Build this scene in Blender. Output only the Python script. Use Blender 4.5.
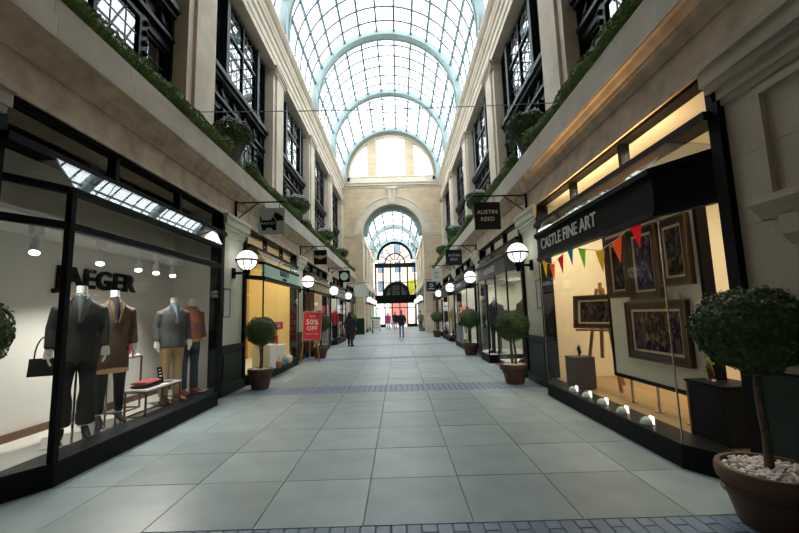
import bpy, bmesh, math, random
from mathutils import Vector, Matrix
PI = math.pi
R = random.Random(7)
for o in list(bpy.data.objects): bpy.data.objects.remove(o)
scn = bpy.context.scene
COL = scn.collection

# ------------------------------------------------------------------ camera
FPX, VPX, VPY, ROLL, CAMH = 390.0, 399.0, 314.0, math.radians(1.6), 1.5
def setup_camera():
    cd = bpy.data.cameras.new('camera'); cam = bpy.data.objects.new('camera', cd); COL.objects.link(cam)
    cd.sensor_width = 36.0; cd.lens = FPX / 799.0 * 36.0; cd.clip_end = 500; cd.clip_start = 0.05
    fwd = Vector(((VPX - 399.5) / FPX, -(VPY - 266.5) / FPX, 1.0)).normalized()   # world Y in (right, up, forward)
    up = Vector((-math.sin(ROLL), math.cos(ROLL), 0)); up = (up - fwd * up.dot(fwd)).normalized()
    rt = up.cross(fwd)
    # columns: camera right, up, back in world (X, Y, Z)
    right = Vector((rt.x, fwd.x, up.x)); cup = Vector((rt.y, fwd.y, up.y)); look = Vector((rt.z, fwd.z, up.z))
    m = Matrix((right, cup, -look)).transposed().to_4x4()
    m.translation = (0, 0, CAMH)
    cam.matrix_world = m; scn.camera = cam
setup_camera()

# ------------------------------------------------------------------ sky, exposure
w = bpy.data.worlds.new('overcast_sky'); scn.world = w; w.use_nodes = True
w.node_tree.nodes['Background'].inputs[0].default_value = (0.92, 0.97, 1.0, 1)
w.node_tree.nodes['Background'].inputs[1].default_value = 5.3
vs = scn.view_settings; vs.view_transform = 'Standard'; vs.look = 'None'; vs.gamma = 1.0; vs.use_curve_mapping = False
vs.exposure = 0.0

# ------------------------------------------------------------------ layout constants (metres)
XC = -0.32          # centre line of the arcade
WU = 3.20           # half width to the lower pilaster faces
FU = 2.92           # half width to the bay window fronts
UU = 4.00           # half width to the upper pilaster faces
PER = 5.6           # structural bay
PY = [2.67 + PER * k for k in range(6)]        # pilaster centres (the last one at the end wall)
BY = [5.47 + PER * k for k in range(5)]        # bay centres
YE = 30.8           # end wall
ZS = 12.75          # springing of the vault
RV = 3.94           # vault radius

# ------------------------------------------------------------------ materials
def mat(name, col, rough=0.6, metal=0.0, noise=0.0, nscale=6.0, bump=0.0, bscale=40.0, emit=0.0, spec=0.5, rnd=0.0, stretch=None):
    m = bpy.data.materials.new(name); m.use_nodes = True
    nt = m.node_tree; b = nt.nodes['Principled BSDF']
    b.inputs['Base Color'].default_value = (*col, 1); b.inputs['Roughness'].default_value = rough
    b.inputs['Metallic'].default_value = metal; b.inputs['Specular IOR Level'].default_value = spec
    if emit:
        b.inputs['Emission Color'].default_value = (*col, 1); b.inputs['Emission Strength'].default_value = emit
    if noise or bump:
        tc = nt.nodes.new('ShaderNodeTexCoord'); src = tc.outputs['Object']
        if stretch:
            mp = nt.nodes.new('ShaderNodeMapping'); mp.inputs['Scale'].default_value = stretch
            nt.links.new(src, mp.inputs[0]); src = mp.outputs[0]
    if noise or rnd:
        cur = None
        mix = nt.nodes.new('ShaderNodeHueSaturation'); mix.inputs['Color'].default_value = (*col, 1)
        val = None
        if noise:
            n = nt.nodes.new('ShaderNodeTexNoise'); n.inputs['Scale'].default_value = nscale; n.inputs['Detail'].default_value = 6
            nt.links.new(src, n.inputs['Vector'])
            mr = nt.nodes.new('ShaderNodeMapRange'); mr.inputs[1].default_value = 0.25; mr.inputs[2].default_value = 0.75
            mr.inputs[3].default_value = 1 - noise; mr.inputs[4].default_value = 1 + noise
            nt.links.new(n.outputs[0], mr.inputs[0]); val = mr.outputs[0]
        if rnd:
            oi = nt.nodes.new('ShaderNodeObjectInfo')
            mr2 = nt.nodes.new('ShaderNodeMapRange'); mr2.inputs[3].default_value = 1 - rnd; mr2.inputs[4].default_value = 1 + rnd
            nt.links.new(oi.outputs['Random'], mr2.inputs[0])
            if val is None: val = mr2.outputs[0]
            else:
                mu = nt.nodes.new('ShaderNodeMath'); mu.operation = 'MULTIPLY'
                nt.links.new(val, mu.inputs[0]); nt.links.new(mr2.outputs[0], mu.inputs[1]); val = mu.outputs[0]
        nt.links.new(val, mix.inputs['Value']); nt.links.new(mix.outputs[0], b.inputs['Base Color'])
    if bump:
        n2 = nt.nodes.new('ShaderNodeTexNoise'); n2.inputs['Scale'].default_value = bscale; n2.inputs['Detail'].default_value = 4
        nt.links.new(src, n2.inputs['Vector'])
        bp = nt.nodes.new('ShaderNodeBump'); bp.inputs['Strength'].default_value = bump; bp.inputs['Distance'].default_value = 0.02
        nt.links.new(n2.outputs[0], bp.inputs['Height']); nt.links.new(bp.outputs[0], b.inputs['Normal'])
    return m

def glass(name, tint=(1, 1, 1), base=0.05, top=1.0, rough=0.0):
    m = bpy.data.materials.new(name); m.use_nodes = True; nt = m.node_tree
    for n in list(nt.nodes): nt.nodes.remove(n)
    out = nt.nodes.new('ShaderNodeOutputMaterial'); mx = nt.nodes.new('ShaderNodeMixShader')
    tr = nt.nodes.new('ShaderNodeBsdfTransparent'); tr.inputs[0].default_value = (*tint, 1)
    gl = nt.nodes.new('ShaderNodeBsdfGlossy'); gl.inputs['Roughness'].default_value = rough
    lw = nt.nodes.new('ShaderNodeLayerWeight'); lw.inputs[0].default_value = 0.5
    p = nt.nodes.new('ShaderNodeMath'); p.operation = 'POWER'; p.inputs[1].default_value = 5.0
    mr = nt.nodes.new('ShaderNodeMapRange'); mr.inputs[3].default_value = base; mr.inputs[4].default_value = top
    nt.links.new(lw.outputs['Facing'], p.inputs[0]); nt.links.new(p.outputs[0], mr.inputs[0])
    nt.links.new(mr.outputs[0], mx.inputs[0]); nt.links.new(tr.outputs[0], mx.inputs[1]); nt.links.new(gl.outputs[0], mx.inputs[2])
    nt.links.new(mx.outputs[0], out.inputs[0])
    return m

def ashlar(name, col, bw, bh):
    """stone with fine coursing, for masonry too far away to tell the blocks apart"""
    m = mat(name, col, 0.8, noise=0.16, nscale=1.3, bump=0.25, bscale=25)
    nt = m.node_tree; b = nt.nodes['Principled BSDF']
    src = b.inputs['Base Color'].links[0].from_socket
    tc = nt.nodes.new('ShaderNodeTexCoord'); mp = nt.nodes.new('ShaderNodeMapping'); mp.inputs['Rotation'].default_value = (PI / 2, 0, 0)
    br = nt.nodes.new('ShaderNodeTexBrick'); br.inputs['Scale'].default_value = 1.0
    br.inputs['Brick Width'].default_value = bw; br.inputs['Row Height'].default_value = bh
    br.inputs['Mortar Size'].default_value = 0.012; br.inputs['Color1'].default_value = (1, 1, 1, 1); br.inputs['Color2'].default_value = (0.94, 0.94, 0.94, 1)
    br.inputs['Mortar'].default_value = (0.80, 0.78, 0.75, 1)
    nt.links.new(tc.outputs['Object'], mp.inputs[0]); nt.links.new(mp.outputs[0], br.inputs[0])
    mu = nt.nodes.new('ShaderNodeMixRGB'); mu.blend_type = 'MULTIPLY'; mu.inputs[0].default_value = 1
    nt.links.new(src, mu.inputs[1]); nt.links.new(br.outputs[0], mu.inputs[2]); nt.links.new(mu.outputs[0], b.inputs['Base Color'])
    return m

def leafmat(name, col):
    m = mat(name, col, 0.55, noise=0.45, nscale=30)
    return m

M = dict(
    stone=mat('portland_stone', (0.66, 0.575, 0.465), 0.8, noise=0.16, nscale=1.6, bump=0.25, bscale=30),
    parapet=mat('parapet_stone', (0.56, 0.51, 0.44), 0.8, noise=0.16, nscale=2.2, bump=0.2, bscale=30, rnd=0.05),
    frieze=mat('frieze_stone', (0.48, 0.375, 0.27), 0.75, noise=0.30, nscale=4.5, bump=0.3, bscale=26),
    endwall=ashlar('end_wall_ashlar', (0.62, 0.49, 0.335), 1.3, 0.42),
    pier=mat('pier_stone', (0.44, 0.38, 0.31), 0.8, noise=0.12, nscale=2.0, bump=0.2, bscale=30, rnd=0.06),
    joint=mat('mortar_joint', (0.30, 0.26, 0.21), 0.9),
    cream=mat('cream_paint', (0.62, 0.62, 0.50), 0.55, noise=0.06, nscale=3),
    black=mat('black_metal', (0.007, 0.008, 0.010), 0.5, spec=0.08),
    dark=mat('dark_bronze_metal', (0.009, 0.012, 0.016), 0.4, spec=0.13),
    dgreen=mat('dark_green_paint', (0.008, 0.022, 0.017), 0.45, spec=0.25),
    steel=mat('pale_teal_steel', (0.33, 0.43, 0.44), 0.45, noise=0.06, nscale=3),
    bars=mat('glazing_bar_steel', (0.09, 0.15, 0.18), 0.5),
    glass=glass('shop_glass', (0.985, 0.99, 0.985), 0.010, 0.28),
    slope=glass('sloped_roof_glass', (0.85, 0.90, 0.90), 0.12, 0.8),
    roof=glass('roof_glass', (0.95, 0.97, 0.97), 0.03, 0.9),
    upane=glass('upper_window_glass', (0.55, 0.62, 0.64), 0.30, 1.0, 0.02),
    lead=mat('lead_came', (0.05, 0.06, 0.07), 0.5),
    room=mat('dim_room_wall', (0.30, 0.33, 0.34), 0.9),
    slab=mat('paving_slab', (0.265, 0.325, 0.335), 0.38, noise=0.16, nscale=2.6, bump=0.06, bscale=50, rnd=0.13),
    slabjoint=mat('paving_joint', (0.16, 0.18, 0.19), 0.8),
    bluebrick=mat('blue_brick', (0.15, 0.205, 0.285), 0.42, noise=0.15, nscale=20, rnd=0.22),
    leaf=leafmat('box_leaf', (0.055, 0.108, 0.026)),
    hleaf=leafmat('hedge_leaf', (0.12, 0.21, 0.035)),
    flower=mat('white_petal', (0.80, 0.82, 0.82), 0.6),
    urn=mat('grey_urn', (0.10, 0.11, 0.13), 0.5),
    terra=mat('brown_pot', (0.105, 0.055, 0.038), 0.6, noise=0.12, nscale=6),
    bark=mat('bark', (0.10, 0.075, 0.055), 0.8, noise=0.3, nscale=20, bump=0.4, bscale=50),
    pebble=mat('white_pebble', (0.76, 0.70, 0.68), 0.7, noise=0.3, nscale=38),
    soil=mat('soil', (0.04, 0.03, 0.025), 0.9),
    white=mat('white_paint', (0.80, 0.80, 0.78), 0.6),
    warmwall=mat('warm_cream_wall', (0.78, 0.69, 0.50), 0.7, noise=0.03),
    boardcream=mat('display_board_cream', (0.74, 0.69, 0.55), 0.7),
    oak=mat('oak_floor', (0.40, 0.26, 0.12), 0.4, noise=0.2, nscale=4, stretch=(1, 0.15, 1), rnd=0.08),
    wood=mat('easel_wood', (0.36, 0.17, 0.07), 0.5, noise=0.15, nscale=8),
    gilt=mat('bronze_gilt_frame', (0.055, 0.034, 0.016), 0.45, metal=0.2, noise=0.35, nscale=40),
    liner=mat('frame_liner', (0.62, 0.50, 0.34), 0.6),
    globe=mat('lit_opal_globe', (1.0, 0.98, 0.96), 0.3, emit=1.7),
    chrome=mat('chrome', (0.6, 0.6, 0.6), 0.2, metal=1.0),
    skin=mat('mannequin_white', (0.66, 0.66, 0.62), 0.5),
    bulb=mat('lit_lamp_face', (1.0, 0.95, 0.85), 0.3, emit=14.0),
    cable=mat('steel_cable', (0.25, 0.27, 0.30), 0.5),
)
def cm(name, col, rough=0.7, **k):
    if name not in M: M[name] = mat(name, col, rough, **k)
    return M[name]

# ------------------------------------------------------------------ mesh helpers
class MB:
    def __init__(s): s.v = []; s.f = []
    def add(s, vs, fs):
        b = len(s.v); s.v += [tuple(v) for v in vs]; s.f += [tuple(b + i for i in f) for f in fs]; return s
    def box(s, x0, x1, y0, y1, z0, z1):
        return s.add([(x0, y0, z0), (x1, y0, z0), (x1, y1, z0), (x0, y1, z0), (x0, y0, z1), (x1, y0, z1), (x1, y1, z1), (x0, y1, z1)],
                     [(3, 2, 1, 0), (4, 5, 6, 7), (0, 1, 5, 4), (1, 2, 6, 5), (2, 3, 7, 6), (3, 0, 4, 7)])
    def bbox(s, x0, x1, y0, y1, z0, z1, b=0.004):
        """box with a chamfered top edge"""
        vs = []
        for (e, z) in ((0, z0), (0, z1 - b), (b, z1)):
            vs += [(x0 + e, y0 + e, z), (x1 - e, y0 + e, z), (x1 - e, y1 - e, z), (x0 + e, y1 - e, z)]
        fs = [(3, 2, 1, 0), (8, 9, 10, 11)]
        for r in (0, 4):
            for i in range(4): j = (i + 1) % 4; fs.append((r + i, r + j, r + 4 + j, r + 4 + i))
        return s.add(vs, fs)
    def prism(s, pts, a0, a1, ax='z'):
        """closed 2D polygon extruded along ax; pts in the two other axes in order"""
        n = len(pts)
        def mk(p, a): return {'z': (p[0], p[1], a), 'y': (p[0], a, p[1]), 'x': (a, p[0], p[1])}[ax]
        return s.add([mk(p, a0) for p in pts] + [mk(p, a1) for p in pts],
                     [tuple(range(n))[::-1], tuple(range(n, 2 * n))] + [(i, (i + 1) % n, n + (i + 1) % n, n + i) for i in range(n)])
    def lathe(s, prof, cx=0, cy=0, seg=20, ang0=0, ang1=2 * PI):
        full = abs(ang1 - ang0 - 2 * PI) < 1e-6; n = seg if full else seg + 1
        vs = []
        for (r, z) in prof:
            for i in range(n):
                a = ang0 + (ang1 - ang0) * i / seg; vs.append((cx + r * math.cos(a), cy + r * math.sin(a), z))
        fs = []
        for k in range(len(prof) - 1):
            for i in range(seg):
                j = (i + 1) % n; fs.append((k * n + i, k * n + j, (k + 1) * n + j, (k + 1) * n + i))
        return s.add(vs, fs)
    def ball(s, c, r, seg=16, rings=10, sc=(1, 1, 1)):
        b = MB().lathe([(max(1e-4, r * math.sin(PI * i / rings)), -r * math.cos(PI * i / rings)) for i in range(rings + 1)], seg=seg)
        return s.add([(c[0] + x * sc[0], c[1] + y * sc[1], c[2] + z * sc[2]) for x, y, z in b.v], b.f)
    def tube(s, pts, rad, seg=8, sq=None, up=None):
        """loft round (or elliptic: rad entries may be (rx, ry)) sections along pts, capped"""
        pts = [Vector(p) for p in pts]; n = len(pts)
        if not isinstance(rad, (list, tuple)): rad = [rad] * n
        vs = []; side = None
        for i, p in enumerate(pts):
            t = (pts[min(i + 1, n - 1)] - pts[max(i - 1, 0)]).normalized()
            ref = Vector(up) if up else (Vector((0, 1, 0)) if abs(t.z) > 0.8 else Vector((0, 0, 1)))
            a = t.cross(ref)
            if a.length < 1e-4: a = t.cross(Vector((1, 0, 0)))
            a.normalize(); b = a.cross(t).normalized()
            r = rad[i]; rx, ry = r if isinstance(r, (tuple, list)) else (r, r)
            for k in range(seg):
                an = 2 * PI * k / seg
                vs.append(p + a * (rx * math.cos(an)) + b * (ry * math.sin(an)))
        fs = [tuple(range(seg))[::-1], tuple(range((n - 1) * seg, n * seg))]
        for i in range(n - 1):
            for k in range(seg):
                j = (k + 1) % seg; fs.append((i * seg + k, i * seg + j, (i + 1) * seg + j, (i + 1) * seg + k))
        return s.add(vs, fs)
    def bar(s, p, q, wx, wy=None):
        """rectangular bar from p to q"""
        wy = wy or wx; p = Vector(p); q = Vector(q); t = (q - p).normalized()
        ref = Vector((0, 0, 1)) if abs(t.z) < 0.9 else Vector((0, 1, 0))
        a = t.cross(ref).normalized() * wx / 2; b = t.cross(a).normalized() * wy / 2
        vs = [o + x * a + y * b for o in (p, q) for x, y in ((-1, -1), (1, -1), (1, 1), (-1, 1))]
        return s.add(vs, [(3, 2, 1, 0), (4, 5, 6, 7), (0, 1, 5, 4), (1, 2, 6, 5), (2, 3, 7, 6), (3, 0, 4, 7)])
    def panel(s, pts, t):
        """thin solid from a planar polygon, thickness t"""
        P = [Vector(p) for p in pts]; n = (P[1] - P[0]).cross(P[2] - P[0]).normalized() * t / 2; k = len(P)
        return s.add([p - n for p in P] + [p + n for p in P],
                     [tuple(range(k))[::-1], tuple(range(k, 2 * k))] + [(i, (i + 1) % k, k + (i + 1) % k, k + i) for i in range(k)])
    def mesh(s, name, m=None, smooth=False, fix=True):
        me = bpy.data.meshes.new(name); me.from_pydata(s.v, [], s.f)
        if fix:
            bm = bmesh.new(); bm.from_mesh(me); bmesh.ops.recalc_face_normals(bm, faces=bm.faces); bm.to_mesh(me); bm.free()
        if smooth:
            me.polygons.foreach_set('use_smooth', [True] * len(me.polygons))
            try: me.set_sharp_from_angle(angle=math.radians(42))
            except Exception: pass
        if m: me.materials.append(M[m] if isinstance(m, str) else m)
        me.update(); return me

def O(name, data, m=None, parent=None, loc=(0, 0, 0), rot=(0, 0, 0), smooth=False, fix=True):
    if isinstance(data, MB): data = data.mesh(name, m, smooth, fix)
    o = bpy.data.objects.new(name, data); COL.objects.link(o)
    o.location = loc; o.rotation_euler = rot
    if parent: o.parent = parent
    return o
def tag(o, label=None, cat=None, group=None, kind=None):
    if label: o['label'] = label
    if cat: o['category'] = cat
    if group: o['group'] = group
    if kind: o['kind'] = kind
    return o
def E(name, loc=(0, 0, 0), rz=0):
    o = bpy.data.objects.new(name, None); COL.objects.link(o); o.location = loc; o.rotation_euler = (0, 0, rz); o.empty_display_size = 0.1
    return o
def S(name, s, y, u=WU, z=0.0):
    """Empty on a side: local +x points away from the corridor (s = +1 right, -1 left)"""
    return E(name, (XC + s * u, y, z), 0 if s > 0 else PI)
def dup(o, parent=None):
    c = o.copy(); COL.objects.link(c); c.parent = parent
    for ch in list(o.children): dup(ch, c)
    return c
SIDE = Matrix(((0, 0, -1), (-1, 0, 0), (0, 1, 0))).to_euler()      # lettering read from the corridor, in a side's local frame
FRONT = (PI / 2, 0, 0)                                              # lettering read when looking along +Y
_txt = {}
def text(name, body, size, m, parent, loc, rot, ext=0.004, spacing=1.0, ax='CENTER', shear=0.0, sx=1.0, off=0.0):
    cu = bpy.data.curves.new(name, 'FONT'); cu.body = body; cu.size = size; cu.extrude = ext; cu.align_x = ax; cu.align_y = 'CENTER'
    cu.space_character = spacing; cu.shear = shear; cu.resolution_u = 3; cu.offset = off
    to = bpy.data.objects.new(name, cu); COL.objects.link(to)
    bpy.context.view_layer.update()
    me = bpy.data.meshes.new_from_object(to.evaluated_get(bpy.context.evaluated_depsgraph_get()))
    bpy.data.objects.remove(to); bpy.data.curves.remove(cu)
    if sx != 1.0:
        for v in me.vertices: v.co.x *= sx
    me.materials.clear(); me.materials.append(M[m] if isinstance(m, str) else m)
    o = O(name, me, None, parent, loc, rot)
    return o
def organic(name, mb, m, voxel=0.02, smooth_it=4):
    """union overlapping lofts into one continuous skin"""
    me = mb.mesh(name, m)
    o = bpy.data.objects.new(name, me); COL.objects.link(o)
    r = o.modifiers.new('r', 'REMESH'); r.mode = 'VOXEL'; r.voxel_size = voxel; r.use_smooth_shade = True
    sm = o.modifiers.new('s', 'SMOOTH'); sm.factor = 0.5; sm.iterations = smooth_it
    bpy.context.view_layer.update()
    me2 = bpy.data.meshes.new_from_object(o.evaluated_get(bpy.context.evaluated_depsgraph_get()))
    bpy.data.objects.remove(o)
    me2.materials.clear(); me2.materials.append(M[m] if isinstance(m, str) else m)
    me2.polygons.foreach_set('use_smooth', [True] * len(me2.polygons))
    return me2
def light(name, kind, loc, energy, col=(1, 1, 1), size=0.5, size_y=None, rot=(0, 0, 0), spot=None):
    l = bpy.data.lights.new(name, kind); l.energy = energy; l.color = col
    if kind == 'AREA':
        l.size = size
        if size_y: l.shape = 'RECTANGLE'; l.size_y = size_y
    else: l.shadow_soft_size = size
    if spot: l.spot_size = spot; l.spot_blend = 0.6
    o = bpy.data.objects.new(name, l); COL.objects.link(o); o.location = loc; o.rotation_euler = rot
    return o
def sl(s, y, u): return (XC + s * u, y)

# ================================================================== FLOOR
def build_floor():
    fl = O('floor', MB().box(-7.5, 7.0, -6, 62, -0.25, -0.012), 'slabjoint'); tag(fl, 'grey stone arcade paving with blue brick bands', 'floor', kind='structure')
    cols = [-0.30 + 0.795 * k for k in range(-4, 5)]
    g = 0.0028
    proto = MB().bbox(-0.3975 + g, 0.3975 - g, -0.406 + g, 0.406 - g, -0.03, 0.0, 0.003).mesh('paving_slab', 'slab')
    n = 0
    for k in range(5):
        y0 = 3.0 + PER * k
        for r in range(6):
            for c in range(8):
                o = O('paving_slab', proto, None, fl, (cols[c] + 0.3975, y0 + 0.406 + r * 0.8117, R.uniform(-0.0012, 0.0012)))
    # rest of the paving (behind the camera and beyond the end wall)
    mb = MB()
    for c in range(8):
        for y in [2.2 - 0.8117 * (i + 1) for i in range(9)] + [31.0 + 0.8117 * i for i in range(19)]:
            mb.bbox(cols[c] + g, cols[c + 1] - g, y + g, y + 0.8117 - g, -0.03, 0.0, 0.003)
    tag(O('paving_slabs', mb, 'slab', fl), kind='stuff')
    # blue brick bands: the nearest two courses singly, the rest joined
    bw, bl = 0.1085, 0.217; g2 = 0.004
    bp = MB().bbox(-bw / 2 + g2, bw / 2 - g2, -bl / 2 + g2, bl / 2 - g2, -0.03, 0.001, 0.004).mesh('paving_brick', 'bluebrick')
    x0 = -3.46; nb = 58
    rest = MB()
    for k in range(6):
        yb = 3.0 - 0.004 + PER * k
        for i in range(nb):
            off = (i % 2) * bl / 2
            ys = yb
            # alternate columns start with a half brick
            segs = []
            if off: segs.append((ys - bl / 2, ys)); ys -= bl / 2
            while ys - bl > yb - 0.77: segs.append((ys - bl, ys)); ys -= bl
            segs.append((yb - 0.775, ys))
            x = x0 + (i + 0.5) * bw
            for j, (a, b) in enumerate(segs):
                if b - a < 0.02: continue
                if k == 0 and abs((b - a) - bl) < 1e-6 and j <= 2:
                    O('paving_brick', bp, None, fl, (x, (a + b) / 2, R.uniform(-0.001, 0.001)))
                else: rest.bbox(x - bw / 2 + g2, x + bw / 2 - g2, a + g2, b - g2, -0.03, 0.001, 0.004)
    tag(O('paving_bricks', rest, 'bluebrick', fl), kind='stuff')
build_floor()

# ================================================================== SIDE WALLS
def build_wall(s, nm):
    W = E(nm, (XC, 0, 0), 0 if s > 0 else PI); tag(W, 'stone arcade side wall with pilasters and parapet, %s' % ('shop with black fascia set in it' if s > 0 else 'clothes shop window set in it'), 'wall', kind='structure')
    LOW = W
    # local frame: x = u (distance from the centre line), y = along (negated on the left because of the half turn)
    def Y(a, b): return (a, b) if s > 0 else (-b, -a)
    def part(name, mb, m, **k): return O(name, mb, m, W, **k)
    # ---- lower pilasters
    for k, yc in enumerate(PY):
        a, b = (0.2, 3.22) if k == 0 else (yc - 0.55, yc + 0.55)
        if k == 5: a, b = yc - 0.55, yc + 0.12
        y0, y1 = Y(a, b)
        if k == 0:   # broad end pier of separate blocks around a framed panel
            part('pier_core', MB().box(WU + 0.03, WU + 0.7, y0, y1, 0, 3.3), 'joint')
            zc = [0.98, 1.56, 2.14, 2.72, 3.30]
            pa, pb = 1.1, 2.9; pz0, pz1 = 2.30, 3.18
            for r in range(4):
                cuts = [a, a + 0.75, a + 1.5, a + 2.25, b] if r % 2 else [a, a + 0.37, a + 1.12, a + 1.87, a + 2.62, b]
                for c0, c1 in zip(cuts[:-1], cuts[1:]):
                    q0, q1 = Y(c0 + 0.002, c1 - 0.002)
                    part('stone_block', MB().box(WU, WU + 0.1, q0, q1, zc[r] + 0.002, zc[r + 1] - 0.002), 'pier')
            q0, q1 = Y(pa, pb)
            fr = MB()
            for (e0, e1, f0, f1) in ((q0, q1, pz1 - 0.06, pz1), (q0, q0 + 0.06, pz0, pz1 - 0.06), (q1 - 0.06, q1, pz0, pz1 - 0.06)):
                fr.box(WU - 0.045, WU + 0.02, e0, e1, f0, f1)
            part('panel_frame', fr, 'pier')
            part('panel_sill', MB().prism([(WU + 0.02, 2.30), (WU - 0.14, 2.30), (WU - 0.14, 2.25), (WU - 0.09, 2.2), (WU - 0.05, 2.14), (WU + 0.02, 2.14)], q0 - 0.06, q1 + 0.06, 'y'), 'pier')
            part('sill_bracket', MB().prism([(WU + 0.02, 2.14), (WU - 0.08, 2.14), (WU - 0.06, 2.0), (WU + 0.02, 1.9)], *( (q1 - 0.24, q1 - 0.1) if s > 0 else (q0 + 0.1, q0 + 0.24)), 'y'), 'pier')
        else:
            part('pilaster', MB().box(WU, WU + 0.7, y0, y1, 0, 3.3), 'cream')
        m = 'pier' if k == 0 else 'cream'
        p = MB()
        for (e, z0, z1) in ((0.03, 3.22, 3.27), (0.06, 3.27, 3.36), (0.10, 3.36, 3.42), (0.13, 3.42, 3.56), (0.16, 3.56, 3.62)):
            p.box(WU - e, WU + 0.3, y0 - e * 0.5, y1 + e * 0.5, z0, z1)
        part('pilaster_cap', p, m)
        bmt = 'dgreen'
        p = MB().box(WU - 0.03, WU + 0.3, y0 + 0.02, y1 - 0.02, 0.16, 0.90)
        p.box(WU - 0.07, WU + 0.3, y0 - 0.0, y1 + 0.0, 0, 0.16).box(WU - 0.06, WU + 0.3, y0, y1, 0.16, 0.20).box(WU - 0.055, WU + 0.3, y0, y1, 0.90, 0.97)
        p.box(WU - 0.045, WU, y0 + 0.12, y1 - 0.12, 0.32, 0.80)
        part('pilaster_plinth', p, bmt)
    # ---- frieze and coving, one length per bay
    ends = [0.2] + [PY[k] for k in range(1, 6)]
    ends[-1] = YE + 0.1
    for a, b in zip(ends[:-1], ends[1:]):
        y0, y1 = Y(a, b)
        part('frieze', MB().prism([(WU + 0.5, 3.60), (WU - 0.07, 3.60), (WU - 0.07, 3.63), (WU - 0.05, 3.66), (WU - 0.05, 3.69), (WU - 0.02, 3.72), (WU - 0.02, 4.02), (WU + 0.5, 4.02)], y0, y1, 'y'), 'frieze')
        part('coving', MB().prism([(WU + 0.5, 4.02), (WU - 0.04, 4.02), (WU - 0.05, 4.05), (WU - 0.08, 4.10), (WU - 0.12, 4.14), (WU - 0.12, 4.17), (WU - 0.15, 4.20), (WU - 0.18, 4.26), (WU - 0.21, 4.28), (WU - 0.21, 4.30), (WU + 0.5, 4.30)], y0, y1, 'y'), 'frieze')
    # ---- parapet stones
    y = 0.2; i = 0
    while y < YE - 0.1:
        L = min(1.12, YE - y); y0, y1 = Y(y + 0.002, y + L - 0.002)
        part('parapet_stone', MB().prism([(WU + 0.1, 4.30), (WU - 0.22, 4.30), (WU - 0.22, 4.52), (WU - 0.17, 4.56), (WU - 0.17, 4.76), (WU + 0.1, 4.76)], y0, y1, 'y'), 'parapet')
        y += L
    y0, y1 = Y(0.2, YE)
    part('ledge', MB().box(WU + 0.08, 5.6, y0, y1, 4.30, 4.755), 'stone')
    # ---- upper storeys: a structure of their own above the ledge
    W = E(nm.replace('wall_', 'wall_upper_'), (XC, 0, 0), 0 if s > 0 else PI); tag(W, 'upper stone storeys with pilasters and cornice above the %s' % ('art gallery' if s > 0 else 'clothes shop'), 'wall', kind='structure')
    def part(name, mb, m, **k): return O(name, mb, m, W, **k)
    # ---- upper pilasters
    for k, yc in enumerate(PY):
        a, b = yc - 0.62, yc + 0.62
        if k == 0: a = 0.2
        if k == 5: b = YE + 0.1
        y0, y1 = Y(a, b)
        p = MB().box(UU, UU + 0.8, y0, y1, 4.76, 10.3)
        part('upper_pilaster', p, 'stone')
        if k:  # raised centre strip
            q0, q1 = Y(yc - 0.40, min(yc + 0.40, YE))
            part('pilaster_strip', MB().box(UU - 0.07, UU + 0.05, q0, q1, 4.76, 10.3), 'stone')
        p = MB()
        for (e, z0, z1) in ((0.03, 10.30, 10.34), (0.0, 10.34, 10.46), (0.05, 10.46, 10.52), (0.09, 10.52, 10.60)):
            p.box(UU - 0.07 - e, UU + 0.8, y0 - e, y1 + e, z0, z1)
        part('upper_pilaster_cap', p, 'stone')
    # ---- entablature, one length per bay
    ends = [-6.0, PY[0]] + [PY[k] for k in range(1, 5)] + [YE + 0.1]
    for a, b in zip(ends[:-1], ends[1:]):
        y0, y1 = Y(a, b)
        prof = [(5.9, 10.60), (UU - 0.06, 10.60), (UU - 0.06, 10.82), (UU - 0.09, 10.84), (UU - 0.09, 11.08), (UU - 0.14, 11.14), (UU - 0.02, 11.16), (UU - 0.02, 11.62),
                (UU - 0.08, 11.66), (UU - 0.10, 11.74), (UU - 0.14, 11.80), (UU - 0.14, 11.92), (UU - 0.22, 11.97), (UU - 0.31, 12.08), (UU - 0.31, 12.18), (UU - 0.04, 12.2), (UU - 0.04, 12.66), (UU - 0.08, 12.70), (UU - 0.08, ZS), (5.9, ZS)]
        part('entablature', MB().prism(prof, y0, y1, 'y'), 'stone')
    # ---- outer wall of the rooms behind, and the plain wall behind the camera
    y0, y1 = Y(0.0, YE)
    part('room_wall', MB().box(5.6, 5.9, y0, y1, 4.76, 10.7), 'room'); O('room_wall', MB().box(5.6, 5.9, y0, y1, -0.1, 4.76), 'room', LOW)
    for k in range(6):
        q0, q1 = Y(PY[k] - 0.1, PY[k] + 0.1)
        O('party_wall', MB().box(WU + 0.6, 5.6, q0, q1, 0.0, 4.3), 'room', LOW)
        part('room_partition', MB().box(UU + 0.7, 5.6, q0, q1, 4.76, 10.6), 'room')
    y0, y1 = Y(-6.0, 0.2)
    O('near_wall', MB().box(WU, 5.9, y0, y1, -0.1, 4.76), 'stone', LOW); part('near_wall', MB().box(UU, 5.9, y0, y1, 4.76, 10.6), 'stone')
    return W
WL = build_wall(-1, 'wall_left'); WR = build_wall(1, 'wall_right')
bw = O('wall_back', MB().box(XC - 5.9, XC + 5.9, -6.4, -6.0, -0.1, 17.5), 'stone'); tag(bw, 'plain stone wall closing the arcade behind', 'wall', kind='structure')

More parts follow.
